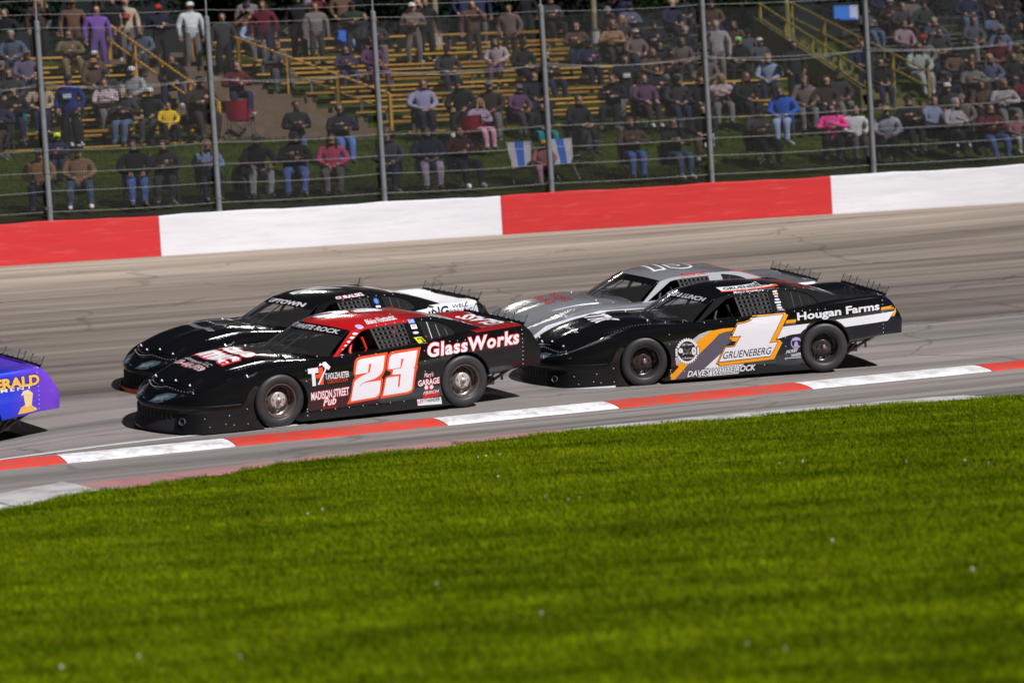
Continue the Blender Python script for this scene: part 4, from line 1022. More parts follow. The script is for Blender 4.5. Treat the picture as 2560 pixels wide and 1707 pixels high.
for i, (a, b) in enumerate(zip(jn, jn[1:])):
    n = max(6, int((b-a)/.5)); v = []
    for k in range(n+1):
        l = a + .004 + (b-a-.008)*k/n; p = wall_at(l); q = wall_at(l+.05) - wall_at(l-.05); q /= np.linalg.norm(q); nn = np.array((q[1], -q[0]))
        if nn[1] > 0: nn = -nn
        wz = .012*math.sin(l*1.7) + .008*math.sin(l*4.3)
        for d, z in ((.0, -.15), (.0, .83 + wz), (-.02, .85 + wz), (-.20, .85 + wz), (-.22, .82), (-.22, -.15)):
            c = p + nn*d; v.append((c[0]-wo[0], c[1]-wo[1], z))
    q = 6; f = [(k*q+j, (k+1)*q+j, (k+1)*q+j+1, k*q+j+1) for k in range(n) for j in range(q-1)] + [tuple(range(q)), tuple(range(n*q+q-1, n*q-1, -1))]
    link('wall_section', pmesh('wall_section', v, f, 30), WW if i % 2 else WR, wall)
bpy.context.view_layer.update()
# ---------------------------------------------------------------- catch fence
GALV = mat('galvanised_pipe', (.17, .185, .20), .55, metal=.2, var=.3, vscale=6)
WIRE = mat('fence_wire', (.014, .014, .014), .7); CABLE = mat('fence_cable', (.16, .16, .16), .5, metal=.3)
fence = empty('catch_fence', (*wall_at(wall_l(0)), 2.98)); tag(fence, 'tall wire catch fence on grey posts above the barrier wall', 'fence')
fo = np.array((*wall_at(wall_l(0)), 2.98))
px_ = [-18.6, -15.4, -12.22, -9.232, -5.926, -2.508, 1.093, 4.669, 8.388, 12.145, 15.7, 19.3]
posts = []
for x in px_:
    p = wall_at(wall_l(x)); q = wall_at(wall_l(x)+.05) - p; q /= np.linalg.norm(q); nn = np.array((-q[1], q[0])); nn = nn if nn[1] > 0 else -nn
    posts.append(p + nn*.11)
pm = MB(); pm.tube((0, 0, -.06), (0, 0, 4.06), .06, 14); pm.lathe([(.06, 4.06), (.03, 4.09), (.0, 4.10)], 14, 'z'); pm.tube((0, 0, 4.06), (0, .05, 4.55), .018, 8)
for z in (.3, 1.0, 1.44, 2.8, 3.9): pm.lathe([(.06, z-.02), (.068, z-.02), (.068, z+.02), (.06, z+.02)], 14, 'z')
PM = pm.mesh('post', 40)
for p in posts:
    o = inst('post', PM, GALV, fence); o.location = (p[0]-fo[0], p[1]-fo[1], 0)
for a, b in zip(posts, posts[1:]):
    w_ = MB(); A = np.array((*(a-fo[:2]), 0.)); B = np.array((*(b-fo[:2]), 0.)); ln = np.linalg.norm(B-A); d = (B-A)/ln; rz = math.atan2(d[1], d[0])
    back = np.array((-d[1], d[0], 0))*.07
    n = int(ln/.05)
    for i in range(n+1):
        c = A + d*(ln*i/n) + back; w_.box((c[0], c[1], 1.93), (.009, .005, 3.84), rz)
    for j in range(78):
        c = (A+B)/2 + back*1.08; w_.box((c[0], c[1], .01 + .05*j), (ln, .005, .0105), rz)
    o = w_.build('mesh_panel', WIRE, fence); tag(o, kind='stuff')
for z, sag in ((4.5, .03), (4.22, .04), (3.95, .03), (2.82, .14), (2.76, .05), (1.46, .03), (1.0, .02), (.62, .03), (.2, .02)):
    cb = MB(); pts_ = []
    for a, b in zip(posts, posts[1:]):
        sg = sag*(.5 + rng.random())
        for i in range(8):
            t_ = i/8; p = a*(1-t_) + b*t_; pts_.append((p[0]-fo[0], p[1]-fo[1]+.02, z - sg*4*t_*(1-t_)))
    cb.path(pts_, .0037, 5); cb.build('cable', CABLE, fence, 60)

# ---------------------------------------------------------------- grass bank behind the wall
HM = turf_mat('bank_turf', (.018, .032, .005), (.048, .066, .009), 1.2)  # bank turf and blades coloured darker to imitate light falling off past the wall
rows = []
for l in np.linspace(0, wl[-1], 90):
    p = wall_at(l); s0 = float(p @ SN); t0 = float(p @ TV); r = []
    for k, q in enumerate((.16, .5, 1., 2, 3, 4, 5, 6, 7, 8, 10, 12, 14, 16, 18, 22, 30, 45, 60)):
        s = s0 + q; z = hill(max(s, 51.0 if q < 1 else s)) + (.05*math.sin(t0*.9 + q) if q > 1.2 else 0); z = max(z, 2.93)
        if s > 59.0: z -= .22 * min(1, (s-59.0)/1.)
        v_ = st(s, t0); r.append((v_.x, v_.y, z))
    rows.append(r)
bank = sheet('grass_bank', HM, rows); tag(bank, kind='structure')
# turf blades on the near part of the bank
nB = 60000; s_ = 51.0 + 8.2*nrg.random(nB); t_ = 6 + 34*nrg.random(nB)
XY = s_[:, None]*SN + t_[:, None]*TV; wsx = np.interp(XY[:, 0], WALL[:, 0], WALL[:, 1]); keep = XY[:, 1] > wsx + .45
zz = np.array([max(2.93, hill(a) + .05*math.sin(b*.9 + (a-51.3))) for a, b in zip(s_, t_)])
PBk = np.stack([XY[:, 0], XY[:, 1], zz], 1)[keep]
tag(blades('bank_grass', turf_mat('bank_blades', (.028, .048, .005), (.072, .094, .012), 1.4), PBk, .04, .09, .014, .8), 'grass coloured dark for dim light on the spectator bank behind the fence', 'grass', kind='stuff')

# ---------------------------------------------------------------- bleachers
BY = worn_paint('bleacher_yellow', (.50, .27, .03), (.22, .14, .05), .45, 3, .5); BD = worn_paint('bleacher_weathered', (.07, .06, .05), (.04, .036, .03), .4, 3, .7); FR = mat('bleacher_frame_steel', (.10, .10, .10), .6, metal=.3)
TAN = worn_paint('stair_boards', (.11, .075, .042), (.15, .11, .08), .4, 2, .8); RAILY = worn_paint('rail_yellow', (.52, .27, .02), (.3, .17, .04), .3, 4, .5)  # board and stair tones lowered to imitate dimmer light up the bank
def bleacher(label, rows_, m, t_of):
    c = st(rows_[0][0], sum(t_of(rows_[0][1]))/2, 4.6); root = empty('bleacher', c, PB); tag(root, label, 'bleacher', 'bleachers on the bank')
    W = MB(); cache = {}
    for s, i in rows_:
        a, b = t_of(i)
        if b - a < .4: continue
        tc = st(s, (a+b)/2); off = Vector((tc.x, tc.y, 0)) - Vector((c.x, c.y, 0)); off.rotate(Matrix.Rotation(-PB, 3, 'Z'))
        for nm, ds, z, dp in (('foot_board', -.12, 4.75 + .31*i, .26), ('seat_board', .26, 4.75 + .31*i + .40, .24)):
            key = (round(b-a, 3), nm)
            if key not in cache:
                q = MB(); L_ = b-a; q.box((0, 0, 0), (L_, dp, .04)); cache[key] = q.mesh(nm)
            o = inst(nm, cache[key], m if not isinstance(m, tuple) else m[i % len(m)], root); o.location = (off.x, off.y + ds, z - c.z)
        for q in np.arange(a + .3, b, 2.2):
            p = st(s, q); d_ = Vector((p.x, p.y, 0)) - Vector((c.x, c.y, 0)); d_.rotate(Matrix.Rotation(-PB, 3, 'Z'))
            sp = cache.setdefault('up', None)
            if sp is None:
                u_ = MB(); u_.box((0, .26, .18), (.05, .05, .38)); u_.box((0, .07, -.05), (.05, .5, .05)); u_.box((0, -.12, -.25), (.05, .05, .46)); sp = cache['up'] = u_.mesh('support')
            o = inst('support', sp, FR, root); o.location = (d_.x, d_.y, 4.75 + .31*i - c.z)
    return root
RW_ = [(59.5 + .78*i, i) for i in range(9)]
bleacher('yellow edged bleacher rows at the left beside the stairs', RW_[:8], BY, lambda i: (8.2, 13.95 - .16*i))
bleacher('wide empty yellow bleacher rows in the middle of the bank', RW_, BY, lambda i: (19.2 - .42*i, 26.2 if i > 3 else 26.6))
bleacher('short yellow lower bleacher rows near the fifth fence post', RW_[:3], BY, lambda i: (27.2, 31.3 - .3*i))
bleacher('dark weathered upper bleacher rows at the right of the bank', RW_[3:], BD, lambda i: (27.0, 30.6))
bleacher('dark weathered bleacher rows right of the right stairs', RW_, BD, lambda i: (34.6, 41.))

def stairs(label, a_of, b_of, m, rail_m, n=9, both=True):
    c = st(59.3, (a_of(0)+b_of(0))/2, 4.6); root = empty('stairs', c, PB); tag(root, label, 'stairs', 'stairs up the bank')
    loc = lambda s, t, z: ((lambda d: (d @ TV, d @ SN, z - c.z))(SN*s + TV*t - np.array((c.x, c.y))))
    for i in range(n):
        a, b = a_of(i) + .1, b_of(i) - .1; s = 59.3 + .78*i; z = 4.75 + .31*i
        for k in (0, 1):
            q = MB(); p = loc(s + .39*k, (a+b)/2, z + .155*k - .03); q.box(p, (b-a, .40, .06)); q.box((p[0], p[1]-.2, p[2]-.075), (b-a, .02, .13)); q.build('tread', m, root)
    for side in ((a_of, .15), (b_of, -.15)) if both else ((b_of, -.15),):
        top = []
        for i in range(0, n+1, 2):
            t_ = side[0](i) + side[1]; s = 59.2 + .78*i; z = 4.75 + .31*i
            q = MB(); q.tube(loc(s, t_, z - .3), loc(s, t_, z + .95), .055, 8); q.build('rail_post', rail_m, root, 40); top.append(loc(s, t_, z + .95))
        for dz in (0, -.42):
            q = MB(); q.path([(x, y, z+dz) for x, y, z in top], .028, 8); q.build('handrail', rail_m, root, 40)
    return root
stairs('tan stairs with yellow pipe rails between left and middle bleachers', lambda i: 14.3 - .16*i, lambda i: 18.9 - .42*i, TAN, RAILY)
OLV = worn_paint('olive_boards', (.11, .10, .02), (.06, .06, .025), .4, 2, .8)
sr = stairs('olive stairs with boarded yellow side at the right of the bank', lambda i: 31.8, lambda i: 33.9 - .1*i, OLV, mat('olive_rail', (.24, .19, .03), .6), 9)
q = MB()
c = sr.location
for i in range(8):
    s = 59.2 + .78*i; z = 4.75 + .31*i
    d0 = SN*s + TV*31.75 - np.array((c.x, c.y)); d1 = SN*(s+.78) + TV*31.75 - np.array((c.x, c.y))
    q.quad((d0 @ TV, d0 @ SN, z-.1-c.z), (d1 @ TV, d1 @ SN, z+.21-c.z), (d1 @ TV, d1 @ SN, z+.9-c.z), (d0 @ TV, d0 @ SN, z+.59-c.z))
o = q.build('side_boarding', OLV, sr); md = o.modifiers.new('s', 'SOLIDIFY'); md.thickness = .04

# ---------------------------------------------------------------- poles and trees behind
def pole(name, label, s, t, h, r, m, heads=False):
    p = st(s, t, hill(s) - .3); root = empty(name, p); tag(root, label, 'pole')
    q = MB(); q.tube((0, 0, 0), (0, 0, h), r, 16, r*.7); q.build('shaft', m, root, 40)
    q = MB(); q.lathe([(r*1.6, 0), (r*1.6, .5), (r*1.02, .52)], 16, 'z'); q.build('footing', mat('concrete_footing', (.3, .29, .28), .9), root, 40)
    return root
def t_at(px, s): k = (px-1280)/6304; y = s/(SN[1] + k*SN[0]); return float(np.array((k*y, y)) @ TV)
lp = pole('light_pole', 'thick grey steel light pole with floodlights rising behind the bleachers', 69.5, t_at(822, 69.5), 15, .15, GALV)
LAMP = bpy.data.materials.new('floodlight_glass'); LAMP.use_nodes = True
LAMP.node_tree.nodes['Principled BSDF'].inputs['Emission Color'].default_value = (1, .93, .84, 1); LAMP.node_tree.nodes['Principled BSDF'].inputs['Emission Strength'].default_value = 350
q = MB(); q.box((0, 0, 14.6), (3.2, .12, .12)); q.build('crossarm', GALV, lp)
for x in (-1.4, -.5, .5, 1.4):
    q = MB(); q.box((x, -.15, 14.9), (.62, .3, .5), M=Matrix.Rotation(R(25), 3, 'X')); h_ = q.build('lamp_housing', FR, lp)
    q = MB(); q.box((x, -.32, 14.82), (.52, .02, .40), M=Matrix.Rotation(R(25), 3, 'X')); q.build('lamp_glass', LAMP, h_)
WD = worn_paint('weathered_wood', (.20, .16, .10), (.12, .10, .07), .4, 3, .85); WDO = worn_paint('olive_stained_wood', (.16, .15, .05), (.1, .09, .04), .4, 3, .85)
for px, s, h, m, lb in ((1138, 70.5, 8, WD, 'slim tan wooden pole behind the middle bleacher'), (1532, 72, 8, WD, 'slim wooden pole behind the right end of the middle bleacher'), (1738, 66.5, 1.9, WDO, 'short olive post beside the fifth fence post'), (2012, 64.8, 2.1, WDO, 'short olive post at the top of right stairs')):
    pole('wooden_pole', lb, s, t_at(px, s), h, .10, m)
LEAF = [turf_mat('leaves_unlit_tone', (.004, .010, .002), (.012, .024, .004), 2.), turf_mat('leaves_lit_tone', (.007, .014, .002), (.022, .038, .004), 2.)]  # leaf colours kept near black for unlit night; second tone imitates lit foliage
BARK = mat('tree_bark', (.05, .04, .03), .9, var=.4, vscale=6)
def tree(label, s, t, h, rx, m):
    p = st(s, t, hill(s) - .3); root = empty('tree', p); tag(root, label, 'tree', 'trees behind the stands')
    q = MB(); q.tube((0, 0, 0), (.1, 0, h*.45), .22, 10, .15)
    cl_ = []
    for i in range(9):
        a = rng.random()*6.28; z0 = h*(.08 + .07*i); l = rx*(.5 + .5*rng.random()); e = (math.cos(a)*l, math.sin(a)*l, z0 + h*.22*rng.random() + .4); q.tube((.05, 0, z0), e, .07, 6, .025); cl_.append(e)
    q.tube((.1, 0, h*.45), (.0, .1, h*.85), .15, 8, .04); q.build('trunk', BARK, root, 50)
    n = 9000; C = np.array(cl_ + [(rx*.7*(rng.random()-.5)*2, rx*.7*(rng.random()-.5)*2, h*(.06 + .88*rng.random())) for _ in range(16)])
    idx = nrg.integers(0, len(C), n); off = nrg.normal(0, 1, (n, 3)); off /= np.linalg.norm(off, axis=1)[:, None]; off *= (nrg.random(n)**.4)[:, None]*np.array((1.1, 1.1, .8))
    Pq = C[idx] + off; A = nrg.normal(0, 1, (n, 3)); A /= np.linalg.norm(A, axis=1)[:, None]; Bv = np.cross(A, nrg.normal(0, 1, (n, 3))); Bv /= np.linalg.norm(Bv, axis=1)[:, None]
    V = np.stack([Pq - A*.11, Pq + Bv*.055, Pq + A*.11, Pq - Bv*.055], 1).reshape(-1, 3); F_ = [(4*i, 4*i+1, 4*i+2, 4*i+3) for i in range(n)]
    me = bpy.data.meshes.new('crown'); me.from_pydata(V.tolist(), [], F_); me.update(); link('crown', me, m, root)
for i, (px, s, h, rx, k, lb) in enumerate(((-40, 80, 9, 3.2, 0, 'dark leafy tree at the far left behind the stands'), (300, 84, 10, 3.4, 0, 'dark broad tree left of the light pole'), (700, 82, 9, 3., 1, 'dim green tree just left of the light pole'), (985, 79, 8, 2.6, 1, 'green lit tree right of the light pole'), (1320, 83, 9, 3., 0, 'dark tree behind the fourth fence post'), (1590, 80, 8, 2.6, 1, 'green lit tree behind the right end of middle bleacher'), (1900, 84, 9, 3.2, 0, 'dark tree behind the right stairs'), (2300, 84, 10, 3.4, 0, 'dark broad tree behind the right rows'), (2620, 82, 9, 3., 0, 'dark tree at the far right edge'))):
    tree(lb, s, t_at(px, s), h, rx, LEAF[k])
PEOPLE = [
(-9.54, 52.29, 3.16, 'lap', 0.9, 'tan', 'navy', 'cap', 'grey', 'c:black', 'spectator in tan vest and pale cap, leftmost in the front row'),
(-8.78, 52.58, 3.17, 'lap', 0.9, 'tan2', 'jean', 'cap', 'black', 'c:black', 'spectator in tan vest, dark cap and faded jeans, second in front row'),
(-7.67, 53.03, 3.17, 'lap', 0.95, 'black', 'blue', 'short', 'brown', 'c:green', 'bareheaded spectator in black jacket and bright blue jeans near the leftmost fence posts'),
(-7.07, 53.28, 3.18, 'cross', 0.92, 'char', 'char', 'short', 'brown', 'c:black', 'spectator wrapped in charcoal blanket beside the black jacket and blue jeans'),
(-6.21, 53.62, 3.18, 'cross', 0.9, 'denim', 'navy', 'long', 'blond', 'c:black', 'blond spectator in pale denim jacket with crossed arms by second fence post'),
(-5.23, 54.03, 3.19, 'lean', 0.95, 'black', 'greyl', 'cap', 'grey', 'c:black', 'spectator in black shirt, grey cap and grey trousers, front row'),
(-5.52, 53.91, 3.19, 'lap', 0.62, 'black', 'navy', 'cap', 'black', 'c:char', 'small child in dark coat and cap sitting low in the front row'),
(-4.42, 54.29, 3.19, 'lap', 0.95, 'blackyellow', 'blue', 'cap', 'navy', 'c:black', 'spectator in black top with yellow print and blue jeans, front row'),
(-3.64, 54.53, 3.18, 'lap', 0.9, 'pinkt', 'grey', 'long', 'brown', 'c:black', 'long haired spectator in pink shirt and grey skirt, front row'),
(-2.41, 54.91, 3.17, 'lap', 0.9, 'slate', 'navy', 'short', 'brown', 'c:black', 'spectator in slate jacket half behind the third fence post'),
(-1.57, 55.19, 3.16, 'lap', 0.95, 'navy', 'floral', 'long', 'black', 'c:blue', 'dark haired spectator in navy hoodie and pale floral leggings, front row'),
(-0.87, 55.39, 3.15, 'lap', 0.95, 'maroonblack', 'darknavy', 'short', 'brown', 'c:lblue', 'spectator in maroon and black jacket with dark trousers beside the floral leggings'),
(0.94, 55.89, 3.13, 'lap', 0.68, 'pinkstripe', 'pinkl', 'cap', 'yellow', 'c:char', 'child in yellow cap and pink clothes between the two striped chairs'),
(2.96, 56.76, 3.15, 'lap', 0.95, 'camo', 'blue', 'hood', 'camo', 'c:black', 'hooded spectator in brown camouflage and blue jeans, front row'),
(3.89, 56.61, 3.07, 'lap', 0.95, 'dgreen', 'jean', 'short', 'brown', 'c:black', 'bareheaded spectator in dark green jacket and jeans, second right of the camouflage hood'),
(4.76, 58.95, 3.49, 'lap', 0.9, 'black', 'brown', 'short', 'brown', 'c:white', 'spectator in dark sweater on white chair beside fifth fence post'),
(6.01, 58.65, 3.31, 'lap', 0.95, 'char', 'black', 'cap', 'black', 'c:black', 'spectator in charcoal hoodie and black cap near the pink sweater'),
(7.82, 59.37, 3.33, 'cross', 0.92, 'hotpink', 'black', 'long', 'black', 'c:black', 'dark haired spectator in hot pink sweater, front row'),
(8.35, 59.42, 3.3, 'lap', 0.9, 'white', 'grey', 'short', 'brown', 'c:black', 'spectator in white jacket right behind the hot pink sweater'),
(9.06, 59.2, 3.19, 'lap', 0.92, 'plaidw', 'black', 'cap', 'tan', 'c:black', 'spectator in pale plaid shirt and tan cap at the rightmost fence post'),
(10.79, 60.14, 3.26, 'cross', 0.95, 'greyl', 'black', 'hood', 'greyl', 'c:black', 'spectator in hooded grey sweater and black trousers, front row right'),
(11.59, 59.68, 3.11, 'lap', 0.92, 'maroon', 'blue', 'long', 'brown', 'c:black', 'spectator in maroon jacket and blue jeans near the right edge'),
(12.42, 60.77, 3.26, 'lap', 0.66, 'maroonw', 'greyl', 'short', 'blond', 'c:char', 'fair haired child in maroon and white top at the right edge'),
(10.41, 60.69, 3.42, 'lap', 0.92, 'plaidb', 'char', 'short', 'brown', 'c:navy', 'spectator in grey blue plaid shirt behind the hooded grey sweater'),
(9.79, 60.41, 3.41, 'lap', 0.95, 'black', 'black', 'beanie', 'black', 'c:lblue', 'spectator in black coat and beanie left of the plaid shirt'),
(-11.33, 59.48, 4.89, 'lap', 0.92, 'black', 'navy', 'short', 'brown', 'c:teal', 'spectator in black coat with teal blanket chair at the left edge'),
(-10.83, 60.15, 5.07, 'lap', 0.92, 'cream', 'navy', 'long', 'brown', 'c:navy', 'spectator in cream jacket with red scarf behind the leftmost fence post'),
(-9.94, 58.94, 4.67, 'stand', 0.95, 'royal', 'black', 'cap', 'navy', 'n', 'spectator in royal blue hoodie with white chest print, standing left'),
(-9.67, 55.25, 3.86, 'lap', 0.72, 'navy', 'navy', 'cap', 'neon', 'c:char', 'child in neon yellow cap and navy coat sitting on the left grass bank'),
(-9.41, 60.99, 5.09, 'lap', 0.92, 'whitepink', 'grey', 'long', 'brown', 'b', 'spectator in white and pink patterned hoodie on left bleacher'),
(-8.88, 62.01, 5.4, 'lap', 0.92, 'greyl', 'char', 'cap', 'white', 'b', 'spectator in pale grey top and white cap, left bleacher'),
(-8.32, 60.56, 4.78, 'lap', 0.92, 'black', 'char', 'cap', 'white', 'b', 'spectator in black jacket and white striped cap at foot of left bleacher'),
(-7.8, 59.84, 4.7, 'lap', 0.68, 'yellow', 'black', 'short', 'brown', 'c:char', 'child in bright yellow top below the left bleacher'),
(-7.09, 60.66, 4.76, 'lap', 1.05, 'dbrown', 'dbrown', 'cap', 'black', 'c:char', 'large spectator in dark brown coat and black cap beside the second fence post'),
(-6.43, 62.9, 5.4, 'lap', 0.95, 'maroon', 'navy', 'short', 'brown', 'b', 'spectator in maroon hoodie and navy jeans by the yellow stair rail'),
(-4.49, 56.39, 3.68, 'stand', 0.92, 'black', 'jean', 'short', 'brown', 'n', 'spectator in black hoodie and jeans standing below the stairs'),
(-3.59, 57.61, 3.89, 'lap', 0.95, 'darknavy', 'blue', 'short', 'brown', 'c:black', 'spectator in dark navy jacket and blue jeans by foot of the yellow rail'),
(-1.8, 61.27, 4.54, 'lap', 0.95, 'plaidl', 'darknavy', 'short', 'brown', 'c:char', 'spectator in lilac plaid shirt on the bank below main bleacher'),
(-0.88, 61.18, 4.45, 'lap', 0.97, 'black', 'black', 'beanie', 'black', 'c:char', 'spectator in black hoodie and beanie next to the lilac plaid shirt'),
(-0.45, 59.46, 4.06, 'lap', 0.85, 'lilac', 'pinkl', 'long', 'blond', 'c:char', 'spectator in lilac pink sweater beside the red folded chair'),
(0.95, 63.93, 4.78, 'lap', 0.92, 'darknavy', 'darknavy', 'short', 'brown', 'b', 'spectator in dark navy coat alone on lower rows of main bleacher'),
(1.0, 59.35, 3.91, 'lap', 0.82, 'black', 'teal', 'short', 'brown', 'c:teal', 'spectator on turquoise chair beside the fourth fence post'),
(1.86, 59.25, 3.81, 'lap', 0.97, 'black', 'black', 'short', 'brown', 'c:grey', 'bareheaded spectator in heavy black coat right of the fourth fence post'),
(3.25, 63.45, 4.61, 'stand', 0.95, 'blackwhite', 'jean', 'short', 'brown', 'n', 'spectator in black shirt with white print standing at right end of bleacher'),
(4.12, 65.08, 4.78, 'lap', 0.95, 'darknavy', 'navy', 'short', 'black', 'b', 'dark haired spectator in navy hoodie next to the standing white print shirt'),
(4.46, 62.88, 4.4, 'lap', 0.92, 'char', 'navy', 'cap', 'black', 'c:black', 'spectator in charcoal jacket and black cap left of fifth post'),
(5.03, 62.8, 4.34, 'lap', 0.92, 'black', 'black', 'short', 'brown', 'c:black', 'spectator in plain black jacket just left of the fifth fence post'),
(5.61, 63.48, 4.44, 'lap', 0.9, 'pinkw', 'grey', 'long', 'blond', 'c:black', 'blond spectator in pinkish white shirt right of the fifth fence post'),
(6.21, 63.32, 4.36, 'lap', 0.95, 'black', 'black', 'long', 'brown', 'c:black', 'long haired spectator in black coat low on the right'),
(6.87, 61.25, 3.85, 'lap', 0.95, 'royal2', 'lblue', 'short', 'brown', 'c:blue', 'spectator in bright blue jacket and pale jeans on the right bank'),
(7.63, 62.87, 4.15, 'lap', 0.92, 'taupe', 'grey', 'short', 'brown', 'c:black', 'spectator in taupe top behind the bright blue jacket'),
(8.15, 62.87, 4.11, 'lap', 0.95, 'dbrown', 'char', 'hood', 'dbrown', 'c:char', 'hooded spectator in dark brown coat behind the hot pink sweater'),
(7.22, 67.04, 5.09, 'lap', 0.9, 'lblue', 'navy', 'short', 'blond', 'b', 'fair haired spectator in pale blue shirt on upper right rows'),
(-12.38, 64.49, 6.87, 'stand', 0.92, 'black', 'navy', 'short', 'brown', 'n', 'spectator in black standing at top left corner of the bank'),
(-12.17, 64.14, 6.64, 'lap', 0.92, 'slateb', 'navy', 'short', 'grey', 'b', 'grey haired spectator in slate blue coat, left bleacher'),
(-11.59, 62.68, 6.02, 'lap', 0.92, 'plaidp', 'navy', 'cap', 'grey', 'b', 'spectator in purple grey plaid and grey cap, left bleacher'),
(-10.16, 65.17, 6.82, 'stand', 0.95, 'purple', 'purple', 'long', 'black', 'n', 'spectator in long purple dress standing on the top walk'),
(-7.85, 66.05, 6.84, 'stand', 0.95, 'white2', 'grey', 'cap', 'white', 'n', 'spectator in off white jacket standing by second fence post top'),
(-9.06, 65.27, 6.64, 'lap', 0.92, 'slateb', 'char', 'short', 'brown', 'b', 'bareheaded spectator in slate blue fleece on the top left rows'),
(-9.56, 66.23, 7.13, 'stand', 0.92, 'cream', 'grey', 'short', 'blond', 'n', 'fair haired spectator in cream coat standing on top walk'),
(-9.88, 66.13, 7.14, 'stand', 0.95, 'black', 'black', 'short', 'black', 'n', 'spectator in black standing left of the cream coat'),
(-10.86, 65.74, 7.13, 'stand', 0.92, 'brown', 'brown', 'cap', 'brown', 'n', 'spectator in brown coat and brown cap standing on the top walk'),
(-10.81, 64.63, 6.64, 'lap', 0.9, 'khaki', 'khaki', 'short', 'brown', 'b', 'spectator in khaki jacket on the upper left rows'),
(-6.03, 66.83, 6.88, 'stand', 0.92, 'maroon', 'navy', 'long', 'brown', 'n', 'long haired spectator in maroon top standing above the stairs'),
(-6.37, 67.07, 6.95, 'lap', 0.88, 'lblue', 'grey', 'short', 'blond', 'b', 'spectator in pale blue shirt seated above the stairs'),
(-5.15, 67.38, 6.97, 'stand', 0.97, 'black', 'black', 'cap', 'lblue', 'n', 'spectator in black with pale blue cap standing by the light pole'),
(-4.68, 67.15, 6.82, 'stand', 0.9, 'grey', 'char', 'short', 'brown', 'n', 'spectator in grey fleece standing just left of the light pole'),
(-5.57, 64.88, 6.02, 'lap', 0.95, 'slate', 'slate', 'short', 'brown', 'b', 'spectator in slate coat on upper rows right of the stairs'),
(-3.85, 65.5, 6.02, 'lap', 0.8, 'purpled', 'purpled', 'hood', 'purpled', 'b', 'child in dark purple hooded coat on main bleacher'),
(-3.17, 65.75, 6.02, 'lap', 0.9, 'plum', 'plum', 'short', 'brown', 'b', 'spectator in plum coat below the blue stadium cushion'),
(-2.13, 67.69, 6.67, 'stand', 0.92, 'taupe', 'grey', 'cap', 'white', 'n', 'spectator in taupe jacket and white cap standing behind the bleacher'),
(-1.79, 67.99, 6.74, 'stand', 0.95, 'black', 'black', 'short', 'brown', 'n', 'spectator in black standing right of the taupe jacket'),
(-0.53, 68.33, 6.7, 'stand', 0.92, 'brown', 'char', 'short', 'brown', 'n', 'spectator in brown standing behind middle of the main bleacher'),
(0.45, 68.3, 6.55, 'stand', 0.9, 'taupe', 'dbrown', 'short', 'brown', 'n', 'bareheaded spectator in taupe standing left of the fourth fence post'),
(0.73, 66.34, 5.71, 'lap', 0.97, 'black', 'darknavy', 'cap', 'black', 'b', 'spectator in black coat and cap on upper rows left of fourth post'),
(0.06, 66.93, 6.02, 'lap', 0.85, 'pinkw', 'plum', 'long', 'brown', 'b', 'spectator in pinkish top on the uppermost middle rows'),
(2.24, 68.55, 6.33, 'lap', 0.92, 'brown', 'navy', 'short', 'brown', 'b', 'spectator in brown jacket on upper rows right of fourth post'),
(2.47, 66.97, 5.71, 'lap', 0.95, 'navy', 'darknavy', 'cap', 'navy', 'b', 'spectator in navy coat and cap right of the brown jacket'),
(3.23, 68.91, 6.33, 'lap', 0.92, 'tan2', 'char', 'hood', 'tan2', 'b', 'hooded spectator in tan on the upper right rows'),
(3.82, 68.29, 6.02, 'lap', 0.92, 'taupe', 'navy', 'cap', 'pinkw', 'b', 'spectator in taupe with pale pink cap, upper right rows'),
(4.1, 66.74, 5.4, 'lap', 0.92, 'brown', 'char', 'long', 'brown', 'b', 'long haired spectator in brown sweater behind the standing white print shirt'),
(5.0, 67.89, 5.71, 'lap', 0.92, 'taupe2', 'char', 'short', 'brown', 'b', 'spectator in dull taupe coat left of the fifth fence post, upper rows'),
(5.95, 67.74, 5.62, 'stand', 0.97, 'greyl', 'grey', 'short', 'grey', 'n', 'grey haired spectator in pale grey standing behind the fifth fence post'),
(6.61, 68.48, 5.71, 'lap', 0.88, 'black', 'black', 'cap', 'lime', 'b', 'spectator with lime green cap on upper right rows'),
(11.5, 71.09, 6.02, 'lap', 0.92, 'pinkw2', 'navy', 'short', 'brown', 'b', 'spectator in dusty pink top right of the blue cushion, far right'),
(11.42, 68.57, 5.09, 'lap', 1.0, 'sage', 'greyl', 'long', 'brown', 'b', 'spectator in pale sage coat seated high right'),
(12.37, 70.58, 5.71, 'lap', 0.92, 'char', 'black', 'short', 'black', 'b', 'dark haired spectator in charcoal on the top right rows'),
(12.91, 69.94, 5.4, 'lap', 0.92, 'black', 'black', 'cap', 'black', 'b', 'spectator in black coat and black cap, top right rows'),
(12.4, 65.97, 4.44, 'lap', 0.95, 'grey', 'char', 'short', 'brown', 'c:black', 'spectator in grey sweater in middle of the right crowd'),
(12.62, 63.09, 3.79, 'lap', 0.95, 'greyl', 'grey', 'short', 'grey', 'c:black', 'grey haired spectator in pale grey top, low on the right'),
(14.32, 69.63, 5.09, 'lap', 0.92, 'olive', 'olive', 'cap', 'olive', 'b', 'spectator in olive jacket and olive cap at the right edge'),
(11.41, 63.89, 4.08, 'lap', 0.92, 'darknavy', 'black', 'beanie', 'navy', 'c:black', 'spectator in navy coat and navy beanie, low on the right'),
(12.13, 63.31, 3.89, 'lap', 0.88, 'brown', 'black', 'long', 'brown', 'c:black', 'long haired spectator in brown coat right of the navy beanie'),
(14.24, 71.26, 5.71, 'lap', 0.92, 'slateb', 'navy', 'beanie', 'grey', 'b', 'spectator in slate blue coat and grey beanie, top right rows'),
